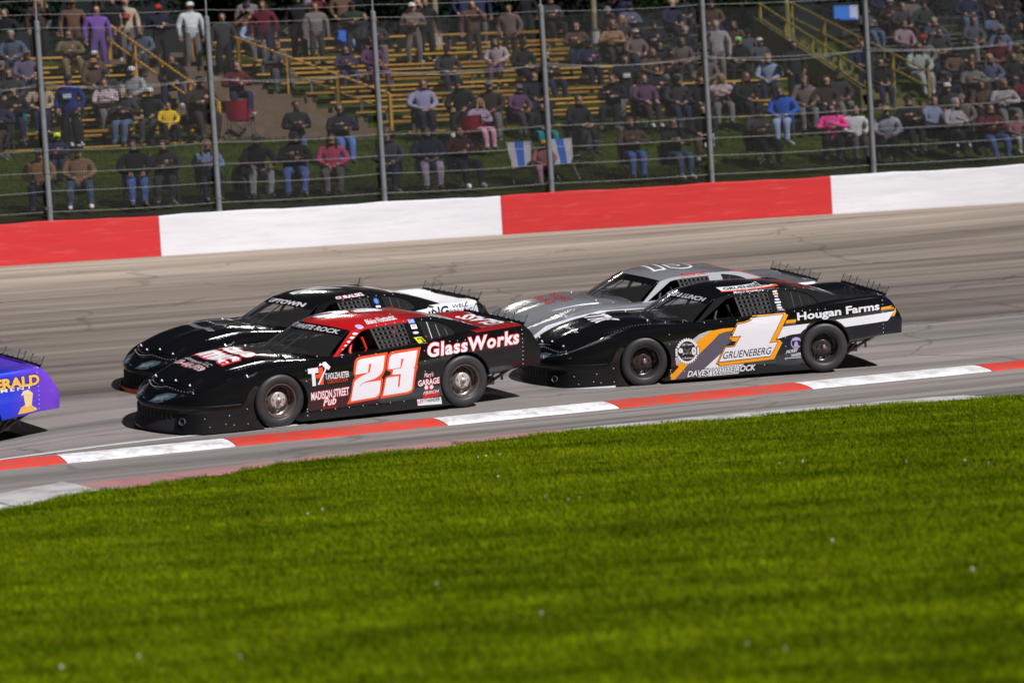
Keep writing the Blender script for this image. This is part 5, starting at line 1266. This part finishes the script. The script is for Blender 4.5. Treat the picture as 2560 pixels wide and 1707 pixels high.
(9.94, 68.86, 5.4, 'lap', 0.92, 'navy', 'navy', 'short', 'brown', 'b', 'spectator in navy jacket directly below the far right blue cushion'),
(13.31, 64.12, 3.98, 'lap', 0.92, 'maroon', 'black', 'beanie', 'black', 'c:black', 'spectator in maroon coat and black beanie at the right edge'),
(-1.25, 65.62, 5.71, 'lap', 0.9, 'char', 'navy', 'cap', 'black', 'b', 'spectator in charcoal coat and black cap alone high on main bleacher'),
(7.89, 66.8, 5.01, 'stand', 0.9, 'black', 'black', 'hood', 'black', 'n', 'hooded figure in black standing at top of the right stairs'),
(10.21, 67.3, 4.78, 'lap', 0.92, 'black', 'navy', 'long', 'black', 'b', 'spectator with long black hair in black coat right of the right stairs'),
(-8.03, 63.15, 5.71, 'lap', 0.92, 'black', 'navy', 'short', 'brown', 'b', 'spectator in black jacket at the right end of upper left bleacher'),
(-9.9, 62.47, 5.71, 'lap', 0.9, 'brown', 'brown', 'cap', 'tan', 'b', 'spectator in brown coat and tan cap, middle of left bleacher'),
(-6.99, 65.62, 6.56, 'stand', 0.9, 'char', 'black', 'short', 'black', 'n', 'spectator in charcoal standing at the head of the left stairs'),
(-8.65, 65.79, 6.85, 'stand', 0.92, 'darknavy', 'black', 'cap', 'red', 'n', 'spectator in navy coat and red cap standing on the top walk'),
(-11.74, 65.75, 7.25, 'stand', 0.92, 'dbrown', 'black', 'long', 'blond', 'n', 'blond spectator in dark brown coat standing top left'),
(-3.72, 67.53, 6.83, 'stand', 0.9, 'dgreen', 'char', 'cap', 'black', 'n', 'spectator in dark green coat and black cap standing right of light pole'),
]
# ---------------------------------------------------------------- people
PC = dict(tan=(.30,.17,.08), tan2=(.27,.16,.09), navy=(.015,.02,.05), darknavy=(.010,.012,.024), black=(.012,.012,.014), jean=(.07,.11,.19), blue=(.09,.15,.40), char=(.035,.034,.037), denim=(.22,.31,.50), grey=(.13,.12,.12), greyl=(.27,.27,.29), pinkt=(.52,.07,.16), slate=(.06,.065,.085), floral=(.36,.31,.42), camo=(.10,.07,.05), dgreen=(.02,.03,.02), brown=(.09,.05,.035), dbrown=(.035,.022,.017), hotpink=(.80,.06,.30), white=(.5,.5,.52), white2=(.40,.44,.45), plaidw=(.30,.31,.40), plaidb=(.17,.20,.30), plaidl=(.27,.26,.40), plaidp=(.12,.10,.17), maroon=(.09,.012,.022), maroonw=(.22,.10,.12), maroonblack=(.05,.012,.014), cream=(.34,.27,.19), royal=(.015,.03,.16), royal2=(.02,.09,.45), lblue=(.26,.33,.50), whitepink=(.42,.36,.38), yellow=(.62,.42,.02), blackyellow=(.014,.014,.012), blackwhite=(.012,.012,.016), pinkstripe=(.42,.17,.18), pinkl=(.46,.24,.33), pinkw=(.38,.30,.33), pinkw2=(.25,.17,.20), lilac=(.27,.21,.33), teal=(.01,.18,.20), taupe=(.13,.10,.09), taupe2=(.10,.08,.07), purple=(.12,.06,.24), purpled=(.05,.03,.08), plum=(.09,.04,.09), sage=(.28,.33,.29), khaki=(.13,.11,.06), slateb=(.08,.10,.16), olive=(.09,.09,.035), red=(.35,.02,.02), neon=(.55,.75,.02), lime=(.25,.55,.12), blond=(.34,.22,.10))
SKINS = [(.34, .195, .14), (.38, .225, .165), (.30, .17, .115), (.24, .13, .085)]
def cloth(k): return mat('cloth_' + k, tuple(c*.85 for c in PC[k]), .85, var=.35, vscale=12 if 'plaid' in k or k in ('floral', 'camo', 'whitepink', 'pinkstripe') else 5, spec=.2)  # clothing scaled darker to stand in for weaker floodlight on the crowd
def skinm(i): return mat('skin_%d' % i, SKINS[i], .55, spec=.3)
HAIRC = dict(brown=(.045, .025, .015), black=(.010, .009, .009), blond=(.34, .22, .10), grey=(.22, .21, .20))

def person_mesh(pose):
    J = {}; Rd = {}; E = []
    def j(n, p, r): J[n] = p; Rd[n] = r
    def e(*n): E.extend(zip(n, n[1:]))
    pr = random.Random(pose); U = pr.uniform
    if pose.startswith('stand'):
        j('pel', (0, 0, .90), .165); j('spi', (0, .01, 1.10), .165); j('che', (0, .0, 1.29), .185); j('nec', (0, .0, 1.455), .06); j('hd0', (0, -.02, 1.53), .075); j('hd1', (0, -.025, 1.60), .100); j('hd2', (0, -.01, 1.68), .080)
        mode = pr.choice(('down', 'cross', 'phone', 'pocket'))
        for s, k in ((1, 'l'), (-1, 'r')):
            j('sh'+k, (s*.21, .01, 1.37), .092); j('el'+k, (s*.30, .04, 1.11), .07)
            if mode == 'cross': j('wr'+k, (s*.03, -.22, 1.14 + .04*s), .05); j('ha'+k, (-s*.08, -.22, 1.16 + .04*s), .044)
            elif mode == 'phone' and s > 0: j('wr'+k, (.14, -.24, 1.38), .048); j('ha'+k, (.10, -.25, 1.46), .044)
            elif mode == 'pocket': j('wr'+k, (s*.25, -.06, .93), .05); j('ha'+k, (s*.20, -.12, .88), .045)
            else: j('wr'+k, (s*.30, -.05, .88), .05); j('ha'+k, (s*.29, -.08, .80), .044)
            j('hi'+k, (s*.10, 0, .86), .115); j('kn'+k, (s*U(.11, .15), -.02 - .04*pr.random(), .48), .088); j('an'+k, (s*U(.11, .16), .02, .10), .062); j('to'+k, (s*.17, -.15, .04), .044)
    else:
        ln = U(-.04, .06) + (.14 if pose.startswith('lean') else 0.)
        hx = U(-.03, .03)
        j('pel', (0, .02, .55), .175); j('spi', (0, .05 - ln*.4, .76), .172); j('che', (0, .04 - ln*1.2, .96), .188); j('nec', (hx*.5, .0 - ln*1.7, 1.125), .06); j('hd0', (hx, -.03 - ln*1.8, 1.19), .075); j('hd1', (hx, -.035 - ln*1.8, 1.265), .100); j('hd2', (hx, -.02 - ln*1.7, 1.34), .080)
        mode = 'cross' if pose.startswith('cross') else ('knee' if pose.startswith('lean') else pr.choice(('lap', 'lap', 'knee', 'face', 'drink', 'cross')))
        spread = U(.10, .20); out = U(-.02, .16)
        for s, k in ((1, 'l'), (-1, 'r')):
            j('sh'+k, (s*.21, .04 - ln*1.2, 1.03), .095); j('el'+k, (s*U(.28, .34), -.04 - ln*1.4, .79), .072)
            if mode == 'cross': j('wr'+k, (s*.03, -.24, .85 + .05*s), .052); j('ha'+k, (-s*.09, -.24, .87 + .05*s), .045)
            elif mode == 'knee': j('wr'+k, (s*spread, -.33 - ln*.6, .68), .05); j('ha'+k, (s*spread*.9, -.43 - ln*.6, .66), .045)
            elif mode in ('face', 'drink') and s > 0: j('wr'+k, (.13, -.25, .98 if mode == 'drink' else 1.06), .05); j('ha'+k, (.09, -.24 if mode == 'drink' else -.20, 1.06 if mode == 'drink' else 1.15), .045)
            else: j('wr'+k, (s*.13, -.27 - ln, .69), .05); j('ha'+k, (s*.07, -.35 - ln, .67), .045)
            o_ = out*(1 if s > 0 else U(-.4, 1))
            j('hi'+k, (s*.11, -.02, .55), .118); j('kn'+k, (s*spread, -.44, .55), .095); j('an'+k, (s*spread*U(.7, 1.1), -.45 - o_, .11), .064); j('to'+k, (s*spread*1.1, -.62 - o_, .045), .045)
    e('pel', 'spi', 'che', 'nec', 'hd0', 'hd1', 'hd2')
    for k in 'lr': e('che', 'sh'+k, 'el'+k, 'wr'+k, 'ha'+k); e('pel', 'hi'+k, 'kn'+k, 'an'+k, 'to'+k)
    names = list(J); me = bpy.data.meshes.new('p'); me.from_pydata([J[n] for n in names], [(names.index(a), names.index(b)) for a, b in E], []); me.update()
    o = link('person_raw', me); sk = o.modifiers.new('s', 'SKIN'); sk.use_smooth_shade = True; sk.branch_smoothing = .4
    if not me.skin_vertices: raise RuntimeError('no skin layer')
    for i, n in enumerate(names): me.skin_vertices[0].data[i].radius = (Rd[n], Rd[n]*(.82 if n in ('che', 'spi', 'pel') else 1)); me.skin_vertices[0].data[i].use_root = (n == 'pel')
    sb = o.modifiers.new('b', 'SUBSURF'); sb.levels = 2; sb.render_levels = 2
    m2 = bake(o)
    # regions by nearest bone
    reg = {'hd0': 0, 'hd1': 0, 'hd2': 0, 'nec': 0}
    segs = []
    for a, b in E:
        A, B = Vector(J[a]), Vector(J[b])
        if b.startswith('hd') or b == 'hd0': r = 0
        elif b == 'nec': r = 1
        elif b.startswith('ha'): r = 0
        elif b[:2] in ('sh', 'el', 'wr') or b in ('spi', 'che'): r = 1
        elif b[:2] in ('hi', 'kn', 'an'): r = 2
        else: r = 3
        segs.append((A, B, r, (Rd[a]+Rd[b])/2))
    mi = []
    for p in m2.polygons:
        c = p.center; best = (9, 0)
        for A, B, r, rr in segs:
            d = B-A; t_ = max(0, min(1, (c-A).dot(d)/d.length_squared)); q = (A + d*t_ - c).length/rr
            if q < best[0]: best = (q, r)
        mi.append(best[1])
    hd = Vector(J['hd1'])
    # shape the head: narrower, with a jaw, brow and nose
    for v in m2.vertices:
        d = v.co - hd
        if d.length < .16 and v.co.z > J['nec'][2] + .03:
            v.co.x = hd.x + d.x*.84
            if d.y < -.04 and abs(d.x) < .03 and -.04 < d.z < .015: v.co.y -= .022
            if d.y < -.03 and .01 < abs(d.x) < .05 and .0 < d.z < .035: v.co.y += .008
    b = MB(); b.v = [tuple(v.co) for v in m2.vertices]; b.f = [tuple(p.vertices) for p in m2.polygons]; b.m = mi
    bpy.data.meshes.remove(m2)
    # eyes, mouth, ears
    for s in (1, -1):
        b.box((hd.x + s*.032, hd.y - .083, hd.z + .016), (.022, .012, .010), m=4); b.lathe([(0, -.012), (.012, -.008), (.016, 0), (.0, .012)], 7, 'y', (hd.x + s*.084, hd.y + .005, hd.z), 0)
    b.box((hd.x, hd.y - .082, hd.z - .045), (.042, .010, .008), m=5)
    b.add([(hd.x - .014, hd.y - .085, hd.z - .018), (hd.x + .014, hd.y - .085, hd.z - .018), (hd.x, hd.y - .118, hd.z - .014), (hd.x, hd.y - .088, hd.z + .02)], [(0, 1, 2), (0, 2, 3), (1, 3, 2)], 0)
    # fingers
    for k, s in (('l', 1), ('r', -1)):
        W, H_ = Vector(J['wr'+k]), Vector(J['ha'+k]); d = (H_-W).normalized(); side = d.cross(Vector((0, 0, 1))); side = side.normalized() if side.length > .1 else Vector((1, 0, 0)); dn = d.cross(side).normalized(); dn = dn if dn.z < 0 else -dn
        for i, l in enumerate((.055, .068, .07, .062)):
            a = H_ + side*(i-1.5)*.018 + d*.02; m_ = a + d*l*.55; b.tube(a, m_, .010, 6, .009, 0); b.tube(m_, m_ + (d*.6 + dn*.6)*l*.5, .009, 6, .007, 0)
        a = H_ - side*s*.03 - d*.01; b.tube(a, a - side*s*.035 + d*.03, .011, 6, .009, 0)
    me = b.mesh('person_body', 70)
    return me, hd.copy()
POSES = {p: person_mesh(p) for p in ['lap%d' % i for i in range(9)] + ['lean0', 'lean1', 'cross0', 'cross1'] + ['stand%d' % i for i in range(5)]}
NV = dict(lap=9, lean=2, cross=2, stand=5)
def headwear(kind):
    q = MB()
    if kind == 'short': q.lathe([(.0, .112), (.05, .104), (.082, .075), (.094, .03), (.092, -.01), (.088, -.02)], 14, 'z', (0, .014, 0))
    elif kind == 'long':
        q.lathe([(.0, .115), (.05, .106), (.085, .076), (.098, .03), (.10, -.02)], 14, 'z', (0, .016, 0))
        for a in np.linspace(-.3, math.pi + .3, 14): q.tube((math.cos(a)*.085, .01 + math.sin(a)*.075, .02), (math.cos(a)*.10, .02 + math.sin(a)*.085, -.24 - .03*math.sin(a*3)), .030, 6, .018)
    elif kind == 'cap':
        q.lathe([(.0, .118), (.05, .110), (.084, .078), (.096, .035), (.097, .020), (.09, .018)], 16, 'z', (0, .01, 0))
        v = []
        for i in range(9):
            a = math.pi + math.pi*i/8; v.append((math.cos(a)*.082, .0 + math.sin(a)*.075, .030))
        for i in range(9):
            a = math.pi + math.pi*i/8; v.append((math.cos(a)*.078, -.03 + math.sin(a)*.135, .022 - .012*abs(math.cos(a))))
        q.add(v, [(i, i+1, i+10, i+9) for i in range(8)]); q.add([(x, y, z-.006) for x, y, z in v], [(i+9, i+10, i+1, i) for i in range(8)])
    elif kind == 'beanie': q.lathe([(.0, .135), (.04, .128), (.08, .09), (.100, .035), (.104, .03), (.106, .0), (.098, -.005)], 16, 'z', (0, .012, 0))
    elif kind == 'hood':
        q.lathe([(.0, .128), (.055, .118), (.098, .08), (.116, .02), (.118, -.05), (.112, -.12), (.13, -.16)], 18, 'z', (0, .035, 0))
    elif kind == 'helmet': q.lathe([(.0, .15), (.07, .135), (.115, .085), (.13, .01), (.125, -.07), (.105, -.12), (.09, -.125)], 20, 'z')
    if kind == 'hood':      # open the front
        ff, mm = [], []
        for fa, m_ in zip(q.f, q.m):
            c = sum((Vector(q.v[i]) for i in fa), Vector())/len(fa)
            if c.y < -.045 and c.z < .075 and abs(c.x) < .085: continue
            ff.append(fa); mm.append(m_)
        q.f, q.m = ff, mm
    if kind in ('short', 'long'):
        ff = []
        for fa in q.f:
            c = sum((Vector(q.v[i]) for i in fa), Vector())/len(fa)
            if c.y < -.045 and -.05 < c.z < .055 and abs(c.x) < .08: continue
            ff.append(fa)
        q.f = ff; q.m = [0]*len(ff)
    return q.mesh(kind, 60)
HW = {k: headwear(k) for k in ('short', 'long', 'cap', 'beanie', 'hood', 'helmet')}
HWN = dict(short='hair', long='hair', cap='cap', beanie='beanie', hood='hood', helmet='helmet')

# folding camp chair: parts once, copied
def cc_parts():
    P = {}
    q = MB(); v = [(x, y, .42 - .05*math.cos(x/.25*1.4)*(1 - abs(y)/.3)) for y in (-.22, -.08, .08, .2) for x in np.linspace(-.25, .25, 7)]
    q.add(v, [(i*7+j, i*7+j+1, i*7+j+8, i*7+j+7) for i in range(3) for j in range(6)]); P['seat'] = q.mesh('seat', 60)
    q = MB(); v = [(x, .2 + .12*(z-.42)/.5 + .05*math.cos(x/.25*1.4), z) for z in (.40, .55, .7, .86) for x in np.linspace(-.26, .26, 7)]
    q.add(v, [(i*7+j, i*7+j+1, i*7+j+8, i*7+j+7) for i in range(3) for j in range(6)]); P['backrest'] = q.mesh('backrest', 60)
    legs = []
    for a, b in (((-.27, -.24, 0), (.27, -.22, .42)), ((.27, -.24, 0), (-.27, -.22, .42)), ((-.27, .24, 0), (.27, .22, .42)), ((.27, .24, 0), (-.27, .22, .42))):
        q = MB(); q.tube(a, b, .011, 6); legs.append(q.mesh('leg', 40))
    P['legs'] = legs; arms = []; ups = []
    for s in (1, -1):
        q = MB(); q.box((s*.28, -.02, .60), (.07, .46, .018)); arms.append(q.mesh('armrest'))
        q = MB(); q.tube((s*.27, .22, .1), (s*.27, .33, .88), .011, 6); ups.append(q.mesh('upright', 40))
        q = MB(); q.tube((s*.27, -.22, .1), (s*.28, -.23, .60), .011, 6); ups.append(q.mesh('upright', 40))
    P['arms'] = arms; P['ups'] = ups; return P
CCP = cc_parts()
CHC = dict(black=(.015, .015, .017), green=(.03, .06, .03), blue=(.02, .10, .42), lblue=(.16, .24, .42), white=(.45, .45, .48), navy=(.015, .025, .07), teal=(.005, .17, .20), grey=(.22, .21, .23), char=(.03, .03, .032), red=(.30, .015, .02), crimson=(.34, .02, .05))
def camp_chair(loc, rz, col, label, scale=.92, grp='folding chairs on the bank'):
    root = empty('folding_chair', loc, rz); root.scale = (scale,)*3; tag(root, label, 'chair', grp)
    m = mat('chair_fabric_' + col, CHC[col], .8, var=.25, vscale=6, spec=.2); fm = mat('chair_frame', (.10, .10, .105), .45, metal=.5)
    inst('seat', CCP['seat'], m, root); inst('backrest', CCP['backrest'], m, root)
    for q in CCP['legs']: inst('leg', q, fm, root)
    for q in CCP['arms']: inst('armrest', q, m, root)
    for q in CCP['ups']: inst('upright', q, fm, root)
    return root
def person(loc, rz, pose, scale, top, legs, hk, hc, label, grp, mirror=False):
    pose = pose + str(rng.randrange(NV[pose])); me, hd = POSES[pose]; root = bpy.data.objects.new('person', me); COL.objects.link(root)
    root.location = loc; root.rotation_euler.z = rz; scale *= 1.09; sx_ = scale*1.08; root.scale = (-sx_ if mirror else sx_, scale, scale)
    slots(root, [skinm(rng.randrange(4)), cloth(top), cloth(legs), mat('shoe_dark', (.03, .028, .028), .6) if rng.random() < .7 else mat('shoe_pale', (.35, .35, .36), .6), mat('eye_dark', (.02, .015, .012), .4), mat('mouth', (.25, .10, .09), .5)])
    tag(root, label, 'person', grp)
    if hk:
        if hk in ('short', 'long'): m = mat('hair_' + hc, HAIRC.get(hc, HAIRC['brown']), .6)
        else: m = cloth(hc)
        o = inst(HWN[hk], HW[hk], m, root); o.location = hd
    return root
FACE = PB
front_n = 0
for i, (x, y, z, pose, s_, top, legs, hk, hc, seat, lab) in enumerate(PEOPLE):
    a = FACE*.55 + R(rng.uniform(-22, 22)); dz = .0
    if seat == 'b': dz = -.03
    p = person((x, y, z + dz), a, pose, s_, top, legs, hk, hc, lab, 'spectators on the bank', rng.random() < .5)
    if top in ('blackyellow', 'blackwhite', 'royal', 'cream'):
        q = MB(); q.box((0, -.155, 1.22 if pose == 'stand' else .90), (.17, .03, .10)); o = q.build('shirt_print', mat('print_' + top, dict(blackyellow=(.60, .60, .04), blackwhite=(.45, .5, .52), royal=(.55, .6, .7), cream=(.28, .02, .02))[top], .8), p)
    if seat.startswith('c:'):
        c = seat[2:]; c = c if c in CHC else 'black'
        nm = lab.split(' ')
        camp_chair((x, y, z), a, c, ('%s folding chair under ' % dict(lblue='pale blue', char='charcoal').get(c, c)) + lab, s_)
# the rest of the crowd: each with its own mix of clothes
NM = dict(tan2='tan', darknavy='dark navy', char='charcoal', greyl='pale grey', dgreen='dark green', dbrown='dark brown', plaidw='pale plaid', plaidb='blue plaid', plaidp='purple plaid', lblue='pale blue', taupe2='dull taupe', slateb='slate blue', pinkw2='dusty pink', purpled='dark purple', royal='royal blue')
TOPS = ['black', 'char', 'darknavy', 'navy', 'dbrown', 'brown', 'taupe', 'slate', 'slateb', 'grey', 'maroon', 'dgreen', 'olive', 'purpled', 'plum', 'khaki', 'plaidp', 'plaidb', 'greyl', 'tan2', 'pinkw2', 'lblue', 'royal', 'cream', 'red']
HDS = [('short', 'brown', 'brown hair'), ('short', 'black', 'black hair'), ('long', 'brown', 'long brown hair'), ('long', 'blond', 'long blond hair'), ('cap', 'black', 'a black cap'), ('cap', 'grey', 'a grey cap'), ('cap', 'navy', 'a navy cap'), ('beanie', 'black', 'a black beanie'), ('beanie', 'grey', 'a grey beanie'), ('short', 'grey', 'grey hair'), ('cap', 'red', 'a red cap'), ('cap', 'white', 'a white cap')]
combos = [(a, h) for a in TOPS for h in HDS]; rng.shuffle(combos); combos.sort(key=lambda c: TOPS.index(c[0])*.5 + rng.random()*9)
taken = [(p[0], p[1]) for p in PEOPLE]
def free(x, y, d): return all((x-a)**2 + (y-b)**2 > d*d for a, b in taken)
def add_fan(pos, place, stand=False, chair=False):
    x, y, z = pos
    if not free(x, y, .56): return
    taken.append((x, y)); top, (hk, hc, hn) = combos.pop(0)
    lab = '%s spectator in %s top with %s %s' % ('standing' if stand else 'seated', NM.get(top, top), hn, place)
    a = FACE*.55 + R(rng.uniform(-28, 28)); s_ = rng.uniform(.84, .98)
    person((x, y, z), a, 'stand' if stand else 'lap', s_, top, rng.choice(('navy', 'char', 'black', 'jean', 'dbrown', 'grey')), hk, hc, lab, 'spectators on the bank', rng.random() < .5)
    if chair: camp_chair((x, y, z), a, rng.choice(('black', 'navy', 'green', 'char', 'grey')), 'folding chair under ' + lab, s_)
for rows_, t0_, t1_, dens, place in ((range(0, 8), 8.6, 13.0, .30, 'on the left bleacher'), (range(5, 9), 17.0, 26, .12, 'high on the middle bleacher'), (range(0, 5), 20., 26, .05, 'low on the middle bleacher'), (range(0, 3), 27.3, 30.8, .35, 'on the short yellow rows'), (range(3, 9), 27.2, 30.4, .52, 'on the dark upper rows'), (range(0, 9), 34.8, 40, .50, 'right of the right stairs')):
    for i in rows_:
        for t_ in np.arange(t0_, t1_, .62):
            if rng.random() < dens: add_fan(st(59.5 + .78*i + .25, t_ + rng.uniform(-.1, .1), 4.75 + .31*i), place)
for t_ in np.arange(9., 31, .7):
    if rng.random() < .3: s = rng.uniform(66.9, 68.3); add_fan(st(s, t_, hill(s) - .22), 'on the walk behind the bleachers', stand=True)
for s, t0_, t1_, dens in ((53.6, 31.5, 37, .5), (55.2, 31., 38, .6), (56.8, 29, 38.5, .5), (57.8, 9, 13, .5), (57.6, 19, 27, .28)):
    for t_ in np.arange(t0_, t1_, .85):
        if rng.random() < dens: s2 = s + rng.uniform(-.3, .3); add_fan(st(s2, t_, hill(s2)), 'on the bank right side' if t_ > 28 else ('on the bank left side' if t_ < 14 else 'on the bank in the middle'), chair=True)
def fitlabel(s):
    w_ = s.split()[:16]
    while w_[-1].strip(',') in ('the', 'in', 'of', 'and', 'with', 'at', 'by', 'on', 'beside', 'near', 'left', 'right', 'front', 'second', 'foot', 'low', 'leftmost', 'rightmost', 'sitting', 'two', 'between', 'behind', 'a', 'just', 'fence', 'grey', 'fourth', 'fifth', 'third', 'crossed', 'plaid'): w_.pop()
    return ' '.join(w_).rstrip(',')
for o in list(COL.objects):
    if 'label' in o and len(o['label'].split()) > 16: o['label'] = fitlabel(o['label'])

# spare chairs and cushions that show on their own
def striped_chair(loc, rz, label):
    root = empty('lawn_chair', loc, rz); tag(root, label, 'chair', 'striped lawn chairs'); fm = mat('lawn_chair_tube', (.42, .42, .44), .4, metal=.4)
    for k, (x0, x1, c) in enumerate(((-.27, -.10, (.50, .48, .54)), (-.10, .10, (.02, .13, .52)), (.10, .27, (.50, .48, .54)))):
        q = MB(); v = [(x*(1 - .25*(1-t_)), .28*t_ - .05, .34 + .62*t_) for t_ in np.linspace(0, 1, 5) for x in np.linspace(x0, x1, 3)]
        q.add(v, [(i*3+j, i*3+j+1, i*3+j+4, i*3+j+3) for i in range(4) for j in range(2)]); o = q.build('back_stripe', mat('chair_stripe_%d' % (k % 2), c, .8), root)
        q = MB(); v = [(x*.8, -.05 - .42*t_, .34 + .05*t_) for t_ in (0, .5, 1) for x in (x0, (x0+x1)/2, x1)]; q.add(v, [(i*3+j, i*3+j+1, i*3+j+4, i*3+j+3) for i in range(2) for j in range(2)]); q.build('seat_stripe', mat('chair_stripe_%d' % (k % 2), c, .8), root)
    for s in (1, -1):
        q = MB(); q.path([(s*.2, -.05, .34), (s*.28, .24, .97)], .012, 6); q.build('back_tube', fm, root)
        q = MB(); q.tube((s*.24, -.40, 0), (s*.22, .10, .42), .012, 6); q.build('leg', fm, root); q = MB(); q.tube((s*.24, .30, 0), (s*.22, -.30, .42), .012, 6); q.build('leg', fm, root)
        q = MB(); q.box((s*.27, -.1, .55), (.05, .45, .02)); q.build('armrest', fm, root)
striped_chair((.45, 56.1, 3.2), R(8), 'blue and white striped lawn chair, left one of the pair')
striped_chair((1.40, 56.65, 3.24), R(16), 'blue and white striped lawn chair right of the fourth fence post')
camp_chair((-.61, 59.5, 4.08), R(170), 'red', 'empty red folding chair on the bank below middle bleacher', 1.0)
camp_chair((-6.2, 61.0, 4.80), R(175), 'crimson', 'empty crimson folding chair at foot of the left stairs', 1.05)
camp_chair((2.0, 58.2, 3.55), R(150), 'grey', 'empty grey folding chair right of the striped pair', .95)
def cushion(loc, rz, label, c1, c2):
    root = empty('stadium_seat', loc, rz); tag(root, label, 'cushion', 'stadium seats')
    for nm, x0, x1, c in (('panel', -.4, .12, c1), ('end_panel', .125, .4, c2)):
        q = MB(); q.box(((x0+x1)/2, .16, .24), (x1-x0, .06, .40)); q.box(((x0+x1)/2, -.05, .035), (x1-x0, .36, .06)); q.build(nm, mat('cushion_%s' % nm + str(c[2]), c, .7), root)
cushion(st(59.5 + .78*7 + .26, t_at(925, 65.2), 4.75 + .31*7 + .43), PB, 'blue and white stadium seat on the top rows of middle bleacher', (.02, .13, .60), (.42, .45, .60))
cushion(st(59.5 + .78*8 + .26, t_at(2165, 66) + .0, 4.75 + .31*8 + .43), PB, 'blue and white stadium seat at the rightmost fence post', (.02, .16, .55), (.42, .45, .60))

# drivers
for key, car_lab, col in (('23', 'the black car with red roof', 'black'), ('1', 'the black car with amber swoosh', 'darknavy'), ('g', 'the black car with white tail', 'black'), ('s', 'the silver car', 'char')):
    o, u, v, w_ = [Vector(a) for a in CARS[key]]
    pos = o + u*(-.38) + v*.26 - w_*.10
    d = person((0, 0, 0), 0, 'lap', .86, col, col, 'helmet', 'greyl' if key == '23' else 'black', 'helmeted driver in dark suit seated in ' + car_lab, 'drivers in the cars')
    # local -y is the way a person faces -> car's forward; local x -> car's right... keep right-handed
    X = -v; Yv = -u; Zv = w_
    d.matrix_world = Matrix(((X.x, Yv.x, Zv.x, pos.x), (X.y, Yv.y, Zv.y, pos.y), (X.z, Yv.z, Zv.z, pos.z), (0, 0, 0, 1))) @ Matrix.Scale(.80, 4)
